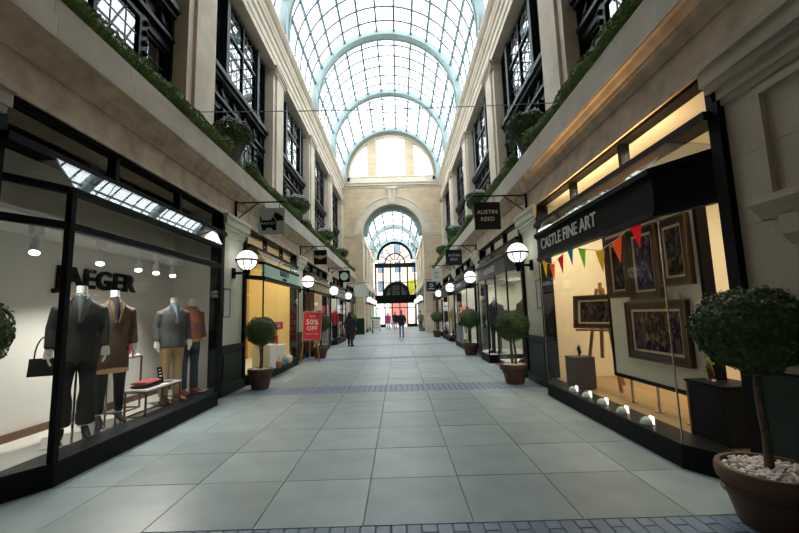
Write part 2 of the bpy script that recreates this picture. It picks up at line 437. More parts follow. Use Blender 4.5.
# ================================================================== UPPER WINDOWS
def window_proto():
    w = E('window_1')
    fr = MB(); H0, H1 = 4.76, 10.6
    # outer frame
    for sy in (-1, 1): fr.box(-0.12, 0.1, sy * 2.18 - 0.09 if sy > 0 else -2.19, 2.19 if sy > 0 else -2.09, H0, H1)
    fr.box(-0.14, 0.1, -2.1, 2.1, 10.42, 10.6)
    O('frame', fr, 'dark', w)
    for sy in (-1, 1):     # mullions flanking the projecting centre light
        m = MB().box(-0.26, 0.08, sy * 1.15 - 0.09, sy * 1.15 + 0.09, 8.07, 10.45)
        m.box(-0.20, 0.08, sy * 1.15 - 0.07, sy * 1.15 + 0.07, H0, 7.1)
        for i in range(11): m.ball((-0.22, sy * 1.15, H0 + 0.2 + i * 0.2), 0.055, 8, 6)
        m.box(-0.30, 0.0, sy * 1.15 - 0.12, sy * 1.15 + 0.12, 7.9, 8.13)
        O('mullion', m, 'dark', w)
    # spandrel between the storeys with its mouldings and brackets
    sp = MB().prism([(0.1, 7.05), (-0.10, 7.05), (-0.10, 7.22), (-0.2, 7.26), (-0.2, 7.34), (-0.05, 7.42), (-0.05, 7.73), (-0.22, 7.81), (-0.22, 7.89), (-0.30, 7.93), (-0.30, 8.05), (-0.16, 8.11), (0.1, 8.11)], -2.1, 2.1, 'y')
    spo = O('spandrel', sp, 'dark', w)
    for y in (-1.75, -1.15, -0.4, 0.4, 1.15, 1.75):
        O('bracket', MB().prism([(-0.04, 7.42), (-0.18, 7.44), (-0.12, 7.70), (-0.2, 7.71), (-0.04, 7.73)], y - 0.06, y + 0.06, 'y'), 'dark', spo)
    # transoms and sashes
    tr = MB()
    for (a, b, x) in ((-2.1, -1.24, 0.0), (-1.06, 1.06, -0.16), (1.24, 2.1, 0.0)):
        tr.box(x - 0.05, x + 0.04, a, b, 9.42, 9.50)
        for (z0, z1) in ((8.11, 10.42), (4.78, 7.05)):
            tr.box(x - 0.05, x + 0.04, a, b, z0, z0 + 0.07).box(x - 0.05, x + 0.04, a, b, z1 - 0.07, z1)
            tr.box(x - 0.05, x + 0.04, a, a + 0.06, z0, z1).box(x - 0.05, x + 0.04, b - 0.06, b, z0, z1)
        if b - a > 1.5:
            for (z0, z1) in ((8.11, 10.42), (4.78, 7.05)): tr.box(x - 0.05, x + 0.04, -0.035, 0.035, z0, z1)
    O('sash', tr, 'dark', w)
    ld = MB()
    for (a, b, x) in ((-2.1, -1.24, 0.0), (-1.06, 0.0, -0.16), (0.0, 1.06, -0.16), (1.24, 2.1, 0.0)):
        for (z0, z1) in ((8.18, 9.42), (9.50, 10.35), (4.85, 6.98)):
            n = 3
            for i in range(1, n): yy = a + (b - a) * i / n; ld.box(x - 0.012, x + 0.004, yy - 0.011, yy + 0.011, z0, z1)
            nz = max(2, round((z1 - z0) / 0.38))
            for i in range(1, nz): zz = z0 + (z1 - z0) * i / nz; ld.box(x - 0.012, x + 0.004, a, b, zz - 0.011, zz + 0.011)
            yc, zc = (a + b) / 2, (z0 + z1) / 2     # lozenge in the middle of the light
            dy, dz = (b - a) * 0.34, min((z1 - z0) * 0.3, 0.42)
            P = [(x - 0.004, yc, zc - dz), (x - 0.004, yc + dy, zc), (x - 0.004, yc, zc + dz), (x - 0.004, yc - dy, zc)]
            for i in range(4): ld.bar(P[i], P[(i + 1) % 4], 0.018)
            O('pane', MB().box(x - 0.003, x + 0.003, a + 0.03, b - 0.03, z0 - 0.02, z1 + 0.02), 'upane', w)
    O('leading', ld, 'lead', w)
    return w
wp = window_proto(); nwin = 1
for s in (-1, 1):
    for k in range(5):
        o = wp if nwin == 1 else dup(wp)
        o.name = 'window_%d' % nwin; nwin += 1
        o.location = (XC + s * (UU + 0.42), BY[k], 0); o.rotation_euler = (0, 0, 0 if s > 0 else PI)
        tag(o, 'tall dark metal two-storey window with leaded panes above the shops', 'window', kind='structure')

# ================================================================== GLAZED VAULT
def arc_rib(mb, r0, r1, y0, y1, n=40, cx=XC, zs=ZS):
    P = [(math.cos(PI * i / n), math.sin(PI * i / n)) for i in range(n + 1)]
    vs = []
    for c, s_ in P:
        for (r, y) in ((r0, y0), (r1, y0), (r1, y1), (r0, y1)): vs.append((cx + r * c, y, zs + r * s_))
    fs = [(0, 1, 2, 3), (4 * n, 4 * n + 3, 4 * n + 2, 4 * n + 1)]
    for i in range(n):
        for k in range(4): j = (k + 1) % 4; fs.append((4 * i + k, 4 * i + 4 + k, 4 * i + 4 + j, 4 * i + j))
    return mb.add(vs, fs)
def vault(name, cx, zs, rv, ys, rows, npan, single, label, ribw=0.46, ribd=0.24, leg=0.0):
    C = E(name, (0, 0, 0)); tag(C, label, 'ceiling', kind='structure')
    for y in ys:
        rb = MB(); arc_rib(rb, rv - ribd, rv + 0.02, y - ribw / 2, y + ribw / 2, cx=cx, zs=zs)
        arc_rib(rb, rv - ribd - 0.05, rv - ribd + 0.05, y - ribw / 2 - 0.05, y - ribw / 2 + 0.03, cx=cx, zs=zs)
        arc_rib(rb, rv - ribd - 0.05, rv - ribd + 0.05, y + ribw / 2 - 0.03, y + ribw / 2 + 0.05, cx=cx, zs=zs)
        for q in (-1, 1):      # straight feet down to the cornice
            xa, xb = sorted((cx + q * (rv - ribd), cx + q * (rv + 0.02))); rb.box(xa, xb, y - ribw / 2, y + ribw / 2, zs - leg, zs)
            xa, xb = sorted((cx + q * (rv - ribd - 0.05), cx + q * (rv - ribd + 0.05)))
            for yy in (y - ribw / 2 - 0.05, y + ribw / 2 - 0.03): rb.box(xa, xb, yy, yy + 0.08, zs - leg, zs)
        O('rib', rb, 'steel', C, smooth=True)
    rr = rv - 0.03
    for bi, (ya, yb) in enumerate(zip(ys[:-1], ys[1:])):
        lb = MB()
        for i in range(1, npan):
            a = PI * i / npan; c, s_ = math.cos(a), math.sin(a); w_ = 0.048; d = 0.10
            t = (-s_, c)
            vs = []
            for y in (ya, yb):
                for (q, r) in ((-w_, rr - d), (w_, rr - d), (w_, rr), (-w_, rr)): vs.append((cx + r * c + q * t[0], y, zs + r * s_ + q * t[1]))
            lb.add(vs, [(0, 1, 2, 3), (7, 6, 5, 4), (0, 4, 5, 1), (1, 5, 6, 2), (2, 6, 7, 3), (3, 7, 4, 0)])
        O('glazing_bar', lb, 'bars', C)
        tb = MB()
        for j in range(1, rows):
            y = ya + (yb - ya) * j / rows; arc_rib(tb, rr - 0.05, rr, y - 0.040, y + 0.040, n=npan * 2, cx=cx, zs=zs)
        O('purlin', tb, 'bars', C)
        pans = MB()
        for i in range(npan):
            a0, a1 = PI * i / npan, PI * (i + 1) / npan
            pane = MB()
            L = (yb - ya) / rows; vs = []
            am = (a0 + a1) / 2
            for y in (-L / 2 + 0.004, L / 2 - 0.004):
                for a in (a0 + 0.001, a1 - 0.001):
                    for r in (rr, rr + 0.008): vs.append((r * math.cos(a), y, r * math.sin(a)))
            pane.add(vs, [(0, 2, 3, 1), (4, 5, 7, 6), (0, 1, 5, 4), (2, 6, 7, 3), (0, 4, 6, 2), (1, 3, 7, 5)])
            me = pane.mesh('pane', 'roof') if bi in single else None
            for j in range(rows):
                y = ya + L * (j + 0.5)
                if me: O('pane', me, None, C, (cx, y, zs))
                else: pans.add([(v[0] + cx, v[1] + y, v[2] + zs) for v in pane.v], pane.f)
        if pans.v: tag(O('panes', pans, 'roof', C), kind='stuff')
    return C
GLAZE_FROM = PY[1]
vault('ceiling', XC, ZS, RV, PY[1:5] + [PY[5] - 0.12], 6, 13, (1, 2, 3), 'arched glass roof on pale teal steel ribs', leg=0.56)
sv = MB(); arc_rib(sv, RV - 0.05, RV + 0.3, -6.0, GLAZE_FROM, n=24)  # unseen solid vault, added to keep skylight off the near part
tag(O('ceiling_near_blocker', sv, 'stone'), 'unseen solid vault added to darken the near arcade', 'ceiling', kind='structure')

# ================================================================== END WALL
def ring(mb, r0, r1, y0, y1, cx, zc, n=28, a0=0.0, a1=PI):
    vs = []
    for i in range(n + 1):
        a = a0 + (a1 - a0) * i / n; c, s_ = math.cos(a), math.sin(a)
        for (r, y) in ((r0, y0), (r1, y0), (r1, y1), (r0, y1)): vs.append((cx + r * c, y, zc + r * s_))
    fs = [(0, 1, 2, 3), (4 * n, 4 * n + 3, 4 * n + 2, 4 * n + 1)]
    for i in range(n):
        for k in range(4): j = (k + 1) % 4; fs.append((4 * i + k, 4 * i + 4 + k, 4 * i + 4 + j, 4 * i + j))
    return mb.add(vs, fs)
def spandrels(mb, r, cx, zc, xw0, xw1, ztop, y0, y1, n=28):
    """wall area between an arch of radius r and a rectangle"""
    pts = [(cx + r * math.cos(PI * i / n), zc + r * math.sin(PI * i / n)) for i in range(n + 1)]
    for i in range(n):
        (x0, z0), (x1, z1) = pts[i], pts[i + 1]
        mb.prism([(x0, z0), (x0, ztop), (x1, ztop), (x1, z1)], y0, y1, 'y')
    mb.box(cx + r, xw1, y0, y1, zc, ztop); mb.box(xw0, cx - r, y0, y1, zc, ztop)
AH = 2.42; AZ = 7.95                       # half width and springing of the end arch
def build_end():
    W = E('wall_end', (0, 0, 0)); tag(W, 'pale stone end wall with tall arch and half-round window', 'wall', kind='structure')
    for sx in (-1, 1):
        x0, x1 = (XC - 5.9, XC - AH) if sx < 0 else (XC + AH, XC + 5.9)
        O('pier', MB().box(x0, x1, YE, YE + 0.7, 0, AZ), 'endwall', W)
        a, b = (x0, XC - AH + 0.04) if sx < 0 else (XC + AH - 0.04, x1)
        O('impost', MB().box(a, b, YE - 0.08, YE + 0.7, AZ - 0.22, AZ - 0.06).box(a, b, YE - 0.12, YE + 0.7, AZ - 0.06, AZ + 0.02), 'stone', W)
        a, b = (XC - AH - 0.9, XC - AH + 0.0) if sx < 0 else (XC + AH - 0.0, XC + AH + 0.9)
        O('pier_strip', MB().box(a, b, YE - 0.06, YE, 0, AZ - 0.22), 'endwall', W)
        O('pier_plinth', MB().box(a - 0.02, b + 0.02, YE - 0.10, YE + 0.02, 0, 1.25), 'dgreen' if sx < 0 else 'stone', W)
        c = (a + b) / 2
    mb = MB(); spandrels(mb, AH, XC, AZ, XC - 5.9, XC + 5.9, 11.9, YE, YE + 0.7)
    O('arch_wall', mb, 'endwall', W)
    O('archivolt', ring(ring(MB(), AH - 0.02, AH + 0.62, YE - 0.07, YE + 0.02, XC, AZ), AH + 0.55, AH + 0.68, YE - 0.12, YE, XC, AZ), 'stone', W, smooth=True)
    k = MB().prism([(XC - 0.26, AZ + AH - 0.05), (XC + 0.26, AZ + AH - 0.05), (XC + 0.36, 11.72), (XC - 0.36, 11.72)], YE - 0.26, YE, 'y')
    k.box(XC - 0.42, XC + 0.42, YE - 0.34, YE, 11.55, 11.75).box(XC - 0.03, XC + 0.03, YE - 0.30, YE, AZ + AH, 11.55)
    for dx in (-0.17, 0.17): k.tube([(XC + dx, YE - 0.28, AZ + AH + 0.05), (XC + dx * 1.2, YE - 0.28, 11.5)], 0.07, 8)
    O('keystone', k, 'stone', W)
    O('cornice', MB().prism([(YE + 0.1, 11.75), (YE - 0.05, 11.75), (YE - 0.07, 11.85), (YE - 0.2, 11.92), (YE - 0.2, 12.02), (YE - 0.28, 12.1), (YE - 0.28, 12.2), (YE - 0.06, 12.24), (YE - 0.06, 12.6), (YE - 0.1, 12.64), (YE - 0.1, 12.72), (YE + 0.4, 12.72), (YE + 0.4, 11.75)], XC - 4.3, XC + 4.3, 'x'), 'stone', W)
    O('lunette_ring', ring(MB(), 3.42, 4.05, YE, YE + 0.5, XC, ZS), 'endwall', W)
    O('lunette_moulding', ring(ring(MB(), 3.42, 3.5, YE - 0.06, YE, XC, ZS), 3.72, 3.80, YE - 0.05, YE, XC, ZS), 'stone', W)
    for x in (-1.97, 1.15):
        h = math.sqrt(max(0, 3.5 ** 2 - (x + 0.4) ** 2))
        O('lunette_pier', MB().box(XC + x, XC + x + 0.78, YE + 0.05, YE + 0.45, 12.7, ZS + h - 0.02), 'endwall', W)
    # lunette panes
    def seg(a, b, nm):
        n = 10; pts = [(XC + a, ZS - 0.02)]; pts += [(XC + b, ZS - 0.02)]
        for i in range(n + 1):
            x = b + (a - b) * i / n; pts.append((XC + x, ZS + math.sqrt(max(0.0004, 3.44 ** 2 - x * x))))
        O(nm, MB().prism(pts, YE + 0.24, YE + 0.25, 'y'), 'roof', W)
    seg(-3.42, -1.97, 'pane'); seg(-1.19, 1.15, 'pane'); seg(1.93, 3.42, 'pane')
    # small security cameras on the cornice corners
    for x in (-3.45, 3.45):
        c = E('security_camera', (XC + x, YE - 0.22, 12.24)); tag(c, 'small black security camera on the end cornice, %s' % ('above the green-based pier' if x < 0 else 'above the pale-based pier'), 'camera')
        O('mount', MB().box(-0.03, 0.03, -0.03, 0.03, 0, 0.12), 'black', c); O('housing', MB().tube([(0, -0.2, 0.18), (0, 0.1, 0.2)], 0.1, 10), 'black', c)
build_end()

# ---- the narrower arcade beyond the arch
def build_beyond():
    y0, y1 = YE + 0.7, 46.0
    vault('ceiling_beyond', XC, AZ, AH, [y0 + 0.25, 38.4, y1 - 0.2], 3, 8, (0, 1), 'narrow arched glass roof beyond the end arch', 0.5, 0.26)
    for s, nm in ((-1, 'wall_beyond_left'), (1, 'wall_beyond_right')):
        W = E(nm, (XC, 0, 0), 0 if s > 0 else PI); tag(W, 'upper stone wall of the far arcade over %s shops' % ('green-walled' if s < 0 else 'red-walled'), 'wall', kind='structure')
        def Y(a, b): return (a, b) if s > 0 else (-b, -a)
        q = Y(y0, y1)
        O('upper_wall', MB().box(AH + 0.22, AH + 0.9, q[0], q[1], 4.3, AZ), 'stone', W)
        O('cornice', MB().box(AH - 0.02, AH + 0.3, q[0], q[1], AZ - 0.35, AZ), 'stone', W)
        O('ledge', MB().box(AH - 0.1, AH + 0.4, q[0], q[1], 3.75, 4.3), 'stone', W)
        for k in range(4):
            yy = y0 + 0.3 + k * 3.7; a = Y(yy, yy + 0.7)
            O('pilaster', MB().box(AH + 0.02, AH + 0.25, a[0], a[1], 4.3, AZ - 0.35), 'stone', W)
            if k < 4 and yy + 3.5 < y1 + 0.5:
                b = Y(yy + 1.0, yy + 3.2)
                win = O('window', MB().box(AH + 0.18, AH + 0.24, b[0], b[1], 4.7, 7.2), 'dark', W)
                O('pane', MB().box(AH + 0.165, AH + 0.178, b[0] + 0.1, b[1] - 0.1, 4.8, 7.1), 'upane', win)
            a = Y(yy, yy + 0.6)
            O('shop_pilaster', MB().box(AH + 0.0, AH + 0.5, a[0], a[1], 0, 3.75), 'cream', W)
            b = Y(yy + 0.6, yy + 3.7)
            O('shop_glass', MB().box(AH + 0.08, AH + 0.09, b[0], b[1], 0.25, 2.7), 'glass', W)
            O('shop_plinth', MB().box(AH + 0.02, AH + 0.5, b[0], b[1], 0.0, 0.25), 'black', W)
            O('shop_fascia', MB().box(AH + 0.0, AH + 0.3, b[0], b[1], 2.7, 3.2), 'black' if k % 2 else 'dgreen', W)
            O('shop_transom', MB().box(AH + 0.1, AH + 0.14, b[0], b[1], 3.2, 3.75), 'dark', W)
            O('shop_interior', MB().box(AH + 0.9, AH + 1.0, b[0], b[1], 0.0, 3.75), cm('far_shop_%s_%d' % (nm, k), [(0.5, 0.55, 0.4), (0.35, 0.3, 0.25), (0.55, 0.5, 0.4), (0.4, 0.25, 0.2)][k] if s < 0 else [(0.5, 0.25, 0.18), (0.5, 0.45, 0.35), (0.3, 0.25, 0.22), (0.45, 0.4, 0.3)][k]), W)
        O('backing', MB().box(AH + 1.0, AH + 1.2, q[0], q[1], -0.1, 4.3), 'room', W)
        for k in range(3):
            light('far_shop_lamp', 'AREA', (XC + s * (AH + 0.5), y0 + 2.3 + k * 3.7, 3.3), 22, (1, 0.86, 0.6), 1.6, 0.4, rot=(0, 0, PI / 2))
    # dark glazed screen across the far end
    Sx = E('wall_screen', (0, y1, 0)); tag(Sx, 'dark metal glazed screen with half-round fanlight closing the far arcade', 'screen', kind='structure')
    fr = MB()
    ring(fr, AH - 0.55, AH + 0.1, -0.12, 0.12, XC, AZ); ring(fr, 1.12, 1.28, -0.06, 0.06, XC, AZ - 0.5); ring(fr, 0.5, 0.58, -0.06, 0.06, XC, AZ - 0.5)
    fr.box(XC - AH, XC + AH, -0.15, 0.15, 7.0, 7.5)
    for i in range(7):
        a = PI * i / 6; fr.bar((XC + 0.55 * math.cos(a), 0, AZ - 0.5 + 0.55 * math.sin(a)), (XC + 2.0 * math.cos(a), 0, AZ - 0.5 + 2.0 * math.sin(a)), 0.1)
    O('fanlight_frame', fr, 'black', Sx)
    pt = MB()
    for x in (-AH + 0.1, -1.45, -0.55, 0.55, 1.45, AH - 0.1): pt.box(XC + x - 0.08, XC + x + 0.08, -0.08, 0.08, 3.6, 7.0)
    for z in (5.2,): pt.box(XC - AH, XC + AH, -0.06, 0.06, z - 0.04, z + 0.04)
    O('screen_mullions', pt, 'dark', Sx)
    O('screen_beam', MB().box(XC - AH, XC + AH, -0.5, 0.15, 2.75, 3.65).box(XC - AH, XC + AH, -0.6, 0.1, 3.5, 3.7), 'black', Sx)
    can = MB(); ring(can, 1.2, 1.55, -0.7, 0.05, XC + 0.1, 3.7); ring(can, 0.55, 0.62, -0.1, 0.0, XC + 0.1, 3.7)
    for i in range(1, 6): a = PI * i / 6; can.bar((XC + 0.1 + 0.1 * math.cos(a), -0.1, 3.7 + 0.1 * math.sin(a)), (XC + 0.1 + 1.25 * math.cos(a), -0.1, 3.7 + 1.25 * math.sin(a)), 0.05)
    O('clock_canopy', can, 'black', Sx)
    n = 20
    O('canopy_pane', MB().prism([(XC + 0.1 + 1.22 * math.cos(PI * i / n), 3.7 + 1.22 * math.sin(PI * i / n)) for i in range(n + 1)], -0.06, -0.05, 'y'), cm('green_grey_pane', (0.16, 0.22, 0.17), 0.3), Sx)
    for a, b in ((-AH, -1.45), (-1.45, -0.55), (-0.55, 0.55), (0.55, 1.45), (1.45, AH)):
        O('pane', MB().box(XC + a, XC + b, -0.01, 0.0, 3.7, 7.0), 'glass', Sx)
    dr = MB()
    for x in (-AH + 0.06, -1.3, -0.45, 0.45, 1.3, AH - 0.06): dr.box(XC + x - 0.06, XC + x + 0.06, -0.06, 0.06, 0, 2.75)
    dr.box(XC - AH, XC + AH, -0.05, 0.05, 2.2, 2.3)
    for a, b in ((-AH, -1.3), (1.3, AH)): dr.box(XC + a, XC + b, -0.04, 0.04, 0, 0.35)
    O('door_frames', dr, 'dark', Sx)
    for a, b in ((-AH, -1.3), (-1.3, -0.45), (0.45, 1.3), (1.3, AH)):
        O('door_pane', MB().box(XC + a, XC + b, -0.008, 0.0, 0.02, 2.2), 'glass', Sx)
    # the street outside
    st = O('street_facade', MB().box(-26, 26, 60, 61, -0.2, 12.2), cm('pink_brick', (0.52, 0.34, 0.26), 0.8, noise=0.15, nscale=1.0)); tag(st, 'pinkish brick building seen through the far glazed screen', 'building')
    for r in range(3):
        for c in range(-7, 8):
            f = O('window', MB().box(c * 2.6 - 0.65, c * 2.6 + 0.65, 59.9, 60.02, 4.8 + r * 2.9, 6.8 + r * 2.9), 'white', st)
            O('window_glass', MB().box(c * 2.6 - 0.52, c * 2.6 + 0.52, 59.88, 59.895, 4.92 + r * 2.9, 6.68 + r * 2.9), cm('street_glass', (0.10, 0.13, 0.16), 0.2), f)
    for c in range(-7, 8):
        O('street_shop', MB().box(c * 2.6 - 1.1, c * 2.6 + 1.1, 59.85, 60.02, 0, 3.2), cm('street_shop_white', (0.6, 0.6, 0.58)) if c % 2 else cm('street_shop_red', (0.45, 0.10, 0.08)), st)
    tag(O('pavement', MB().box(-26, 26, 46.2, 62, -0.011, -0.004), cm('street_paving', (0.42, 0.42, 0.42), 0.8)), 'pale street paving beyond the far doors', 'pavement', kind='structure')
    t = E('street_tree', (2.2, 53, 0)); tag(t, 'yellow-green street tree seen through the far screen', 'tree')
    O('trunk', MB().tube([(0, 0, -0.005), (0.05, 0, 2), (0, 0, 4.2)], [0.16, 0.12, 0.08], 8), 'bark', t)
    cr = MB()
    for i in range(1800):
        d = Vector((R.gauss(0, 1), R.gauss(0, 1), R.gauss(0, 1))).normalized() * (R.random() ** 0.4)
        p = Vector((d.x * 1.5, d.y * 1.5, 4.6 + d.z * 1.6)); q = Vector((R.uniform(-1, 1), R.uniform(-1, 1), R.uniform(-1, 1))).normalized() * 0.14
        e = q.cross(Vector((0.3, 0.5, 0.8))).normalized() * 0.09
        cr.add([p - q, p - e, p + q, p + e], [(0, 1, 2, 3)])
    O('crown', cr, cm('autumn_leaf', (0.50, 0.50, 0.04), 0.6), t, fix=False)
build_beyond()

# ================================================================== SHOPFRONTS
PLAN = [(0.04, -2.2), (FU - WU, -1.65), (FU - WU, 1.65), (0.04, 2.2)]        # bay window in plan, local x, y
ZP, ZL, ZT = 0.2, 2.46, 2.83                                                    # plinth top, lower rail, upper rail
def inset(d):
    """plan moved d into the shop"""
    return [(0.04, -2.2 + d * 0.6), (FU - WU + d, -1.65 + d * 0.25), (FU - WU + d, 1.65 - d * 0.25), (0.04, 2.2 - d * 0.6)]
def shopfront(s, k, label, fascia=None, lettering=None, lmat='white', lsize=0.2, lsp=1.0, back=(0.7, 0.7, 0.68), depth=0.92, floorm=None, top=2.86,
              corner=0.03, lampc=(1, 0.9, 0.75), lampe=60, band='full', framem='black', backm=None, lby=0.0, lines=None):
    r = S('shopfront', s, BY[k]); tag(r, label, 'shopfront')
    ln = O('plinth', MB().prism(PLAN, 0, ZP, 'z'), 'black', r)
    O('plinth_trim', MB().prism(PLAN, ZP, ZP + 0.02, 'z'), 'dark', ln)
    P = inset(0.03); fm = floorm or cm('display_floor_pale', (0.62, 0.62, 0.58), 0.5)
    O('display_floor', MB().prism([(depth, -2.2)] + P + [(depth, 2.2)], 0.06, ZP + 0.004, 'z'), fm, r)
    # glass
    for i in range(3):
        (xa, ya), (xb, yb) = PLAN[i], PLAN[i + 1]
        O('glass_pane', MB().panel([(xa + 0.02, ya, ZP + 0.02), (xb + 0.02, yb, ZP + 0.02), (xb + 0.02, yb, ZL), (xa + 0.02, ya, ZL)], 0.012), 'glass', r)
        if fascia is None:
            O('glass_pane', MB().panel([(xa + 0.02, ya, ZL), (xb + 0.02, yb, ZL), (xb + 0.02, yb, ZT), (xa + 0.02, ya, ZT)], 0.012), 'glass', r)
    # rails following the plan
    def rail(z0, z1, e, name, m, par=r):
        Q = [(x - e, y * (1 + e * 0.2)) for x, y in PLAN]; I = inset(0.07)
        return O(name, MB().prism(Q + I[::-1], z0, z1, 'z'), m, par)
    rail(ZL - 0.035, ZL + 0.04, 0.012, 'rail', framem); rail(ZT - 0.04, ZT + 0.03, 0.012, 'rail', framem)
    if fascia is not None:
        if band == 'front':
            f = O('fascia', MB().box(FU - WU - 0.01, FU - WU + 0.07, -1.66, 1.66, ZL + 0.02, ZT - 0.02), fascia, r)
            for i in (0, 2):
                (xa, ya), (xb, yb) = PLAN[i], PLAN[i + 1]
                O('glass_pane', MB().panel([(xa + 0.02, ya, ZL), (xb + 0.02, yb, ZL), (xb + 0.02, yb, ZT), (xa + 0.02, ya, ZT)], 0.012), 'glass', r)
        else:
            f = rail(ZL + 0.02, ZT - 0.02, 0.0, 'fascia', fascia)
            rail(ZT + 0.0, ZT + 0.06, 0.05, 'fascia_cornice', fascia, f)
        rail(ZL - 0.06, ZL - 0.01, 0.03, 'fascia_moulding', 'dark', f)
        if lettering:
            for (body, sz, dz, sp) in lettering:
                text('lettering', body, sz, lmat, f, (FU - WU - 0.014, lby, (ZL + ZT) / 2 + dz), SIDE, 0.006, sp)
    for (x, y) in (PLAN[1], PLAN[2]):
        O('corner_post', MB().box(x - corner / 2 + 0.02, x + corner / 2 + 0.02, y - corner / 2, y + corner / 2, ZP, ZT), framem if corner > 0.02 else 'chrome', r)
    # sloped glass roof over the bay, wall frame and clerestory
    zr = 3.16; A = [(x, y, ZT + (0.06 if fascia is not None and band == 'full' else 0.03)) for x, y in PLAN]; B = [(0.03, -2.15, zr), (0.03, 2.15, zr)]
    O('sloped_glass', MB().panel([A[1], A[2], (-0.12, 1.72, zr), (-0.12, -1.72, zr)], 0.012), 'slope', r)
    O('sloped_glass', MB().panel([A[0], A[1], (-0.12, -1.72, zr)], 0.012), 'slope', r); O('sloped_glass', MB().panel([A[2], A[3], (-0.12, 1.72, zr)], 0.012), 'slope', r)
    fr = MB()
    for y in (-2.21, 2.21): fr.box(-0.06, 0.16, y - 0.06, y + 0.06, 0, 3.6)
    fr.box(-0.04, 0.12, -2.2, 2.2, 3.56, 3.61).box(-0.135, 0.08, -2.2, 2.2, 3.13, 3.21)
    O('frame', fr, framem, r)
    for y in (-0.72, 0.72): O('mullion', MB().box(-0.02, 0.09, y - 0.035, y + 0.035, 3.21, 3.56), framem, r)
    for a, b in ((-2.15, -0.76), (-0.68, 0.68), (0.76, 2.15)): O('clerestory_pane', MB().box(0.03, 0.042, a, b, 3.21, 3.56), 'glass', r)
    # display box
    bm_ = backm or cm('shop_back_%d_%d' % (s, k), back, 0.75)
    O('back_wall', MB().box(depth, depth + 0.08, -2.25, 2.25, 0.0, 3.62), bm_, r)
    for y in (-1, 1): O('side_wall', MB().box(0.05, depth, y * 2.24 - 0.03, y * 2.24 + 0.03, ZP, 3.62), bm_, r)
    O('display_ceiling', MB().box(0.04, depth, -2.22, 2.22, top, top + 0.05) if top < 3.3 else MB().box(0.12, depth, -2.22, 2.22, top, top + 0.05), cm('display_ceiling_white', (0.72, 0.72, 0.70)), r)
    if lampe:
        x = XC + s * (WU + (0.35 if depth > 0.6 else 0.1))
        light('shop_lamp', 'AREA', (x, BY[k], min(top, 3.5) - 0.04), lampe, lampc, 3.6, 0.5, rot=(0, 0, PI / 2))
    return r
def LP(s, k, x, y, z=0.0):
    """world point from a bay's local x (into the shop), y along +Y of the world"""
    return (XC + s * (WU + x), BY[k] + y, z)

shops = {}
shops['jaeger'] = shopfront(-1, 0, 'black framed clothes shop window with JAEGER on its white back wall', None, back=(0.74, 0.74, 0.70), depth=0.90, lampe=0, corner=0.06, top=2.56)
shops['castle'] = shopfront(1, 0, 'art gallery window under a black CASTLE FINE ART fascia', 'black', None, back=(0.76, 0.64, 0.42), depth=2.2, floorm=M['oak'], corner=0.012, lampc=(1, 0.87, 0.64), lampe=105, top=3.56, backm=M['warmwall'])
ls = O('added_cove_strip', MB().box(-0.05, -0.02, -2.1, 2.1, 3.211, 3.222), cm('added_warm_glow', (1.0, 0.55, 0.2), 0.5, emit=3.0), shops['castle'])  # glowing strip added on the transom for the warm coving
light('added_cove_lamp', 'AREA', (XC + WU - 0.035, BY[0], 3.235), 26, (1, 0.60, 0.24), 3.0, 0.03, rot=(0, PI, PI / 2))  # added light that throws the orange glow up onto the coving
cfa = [c for c in shops['castle'].children if c.name.startswith('fascia')][0]
text('lettering', 'CASTLE FINE ART', 0.265, 'white', cfa, (FU - WU - 0.004, 0.47, 2.655), SIDE, 0.006, 1.0, 'CENTER', off=0.003, sx=0.94)
mint = cm('mint_fascia', (0.50, 0.76, 0.68), 0.45)
slate = cm('slate_fascia', (0.045, 0.052, 0.075), 0.4)
gold = cm('pale_gold_fascia', (0.45, 0.38, 0.22), 0.45)
greyf = cm('pale_grey_fascia', (0.42, 0.44, 0.42), 0.5)
shops['radley'] = shopfront(-1, 1, 'handbag shop window under a mint RADLEY LONDON fascia', mint, [('RADLEY', 0.23, 0.05, 1.05), ('LONDON', 0.085, -0.10, 1.1)], 'black', back=(0.78, 0.62, 0.30), depth=1.5, lampc=(1, 0.82, 0.5), lampe=80, top=3.5, corner=0.03, band='front')
shops['gold'] = shopfront(-1, 2, 'shop window with pale gold fascia and brick pier inside', gold, None, 'black', back=(0.50, 0.42, 0.30), depth=1.3, lampe=45, top=3.3, lampc=(1, 0.85, 0.6))
shops['l4'] = shopfront(-1, 3, 'dress shop window with red and black mannequins behind glass', greyf, None, back=(0.6, 0.6, 0.55), depth=1.3, lampe=45, top=3.3)
shops['l5'] = shopfront(-1, 4, 'far shop window with black fascia beside the green-based pier', 'black', None, back=(0.55, 0.52, 0.45), depth=1.2, lampe=40, top=3.3)
shops['r3'] = shopfront(1, 2, 'shop window with slate fascia and neon yellow posters', slate, [('AUSTIN REED', 0.21, 0.0, 1.0)], 'white', back=(0.66, 0.68, 0.62), depth=1.3, lampe=50, top=3.3, lampc=(1, 0.95, 0.85))
shops['r4'] = shopfront(1, 3, 'shop window with gold dress mannequin under dark fascia', 'dgreen', None, back=(0.5, 0.48, 0.4), depth=1.2, lampe=45, top=3.3)
shops['r5'] = shopfront(1, 4, 'far shop window with black fascia beside the pale-based pier', 'black', None, back=(0.5, 0.42, 0.36), depth=1.2, lampe=40, top=3.3)

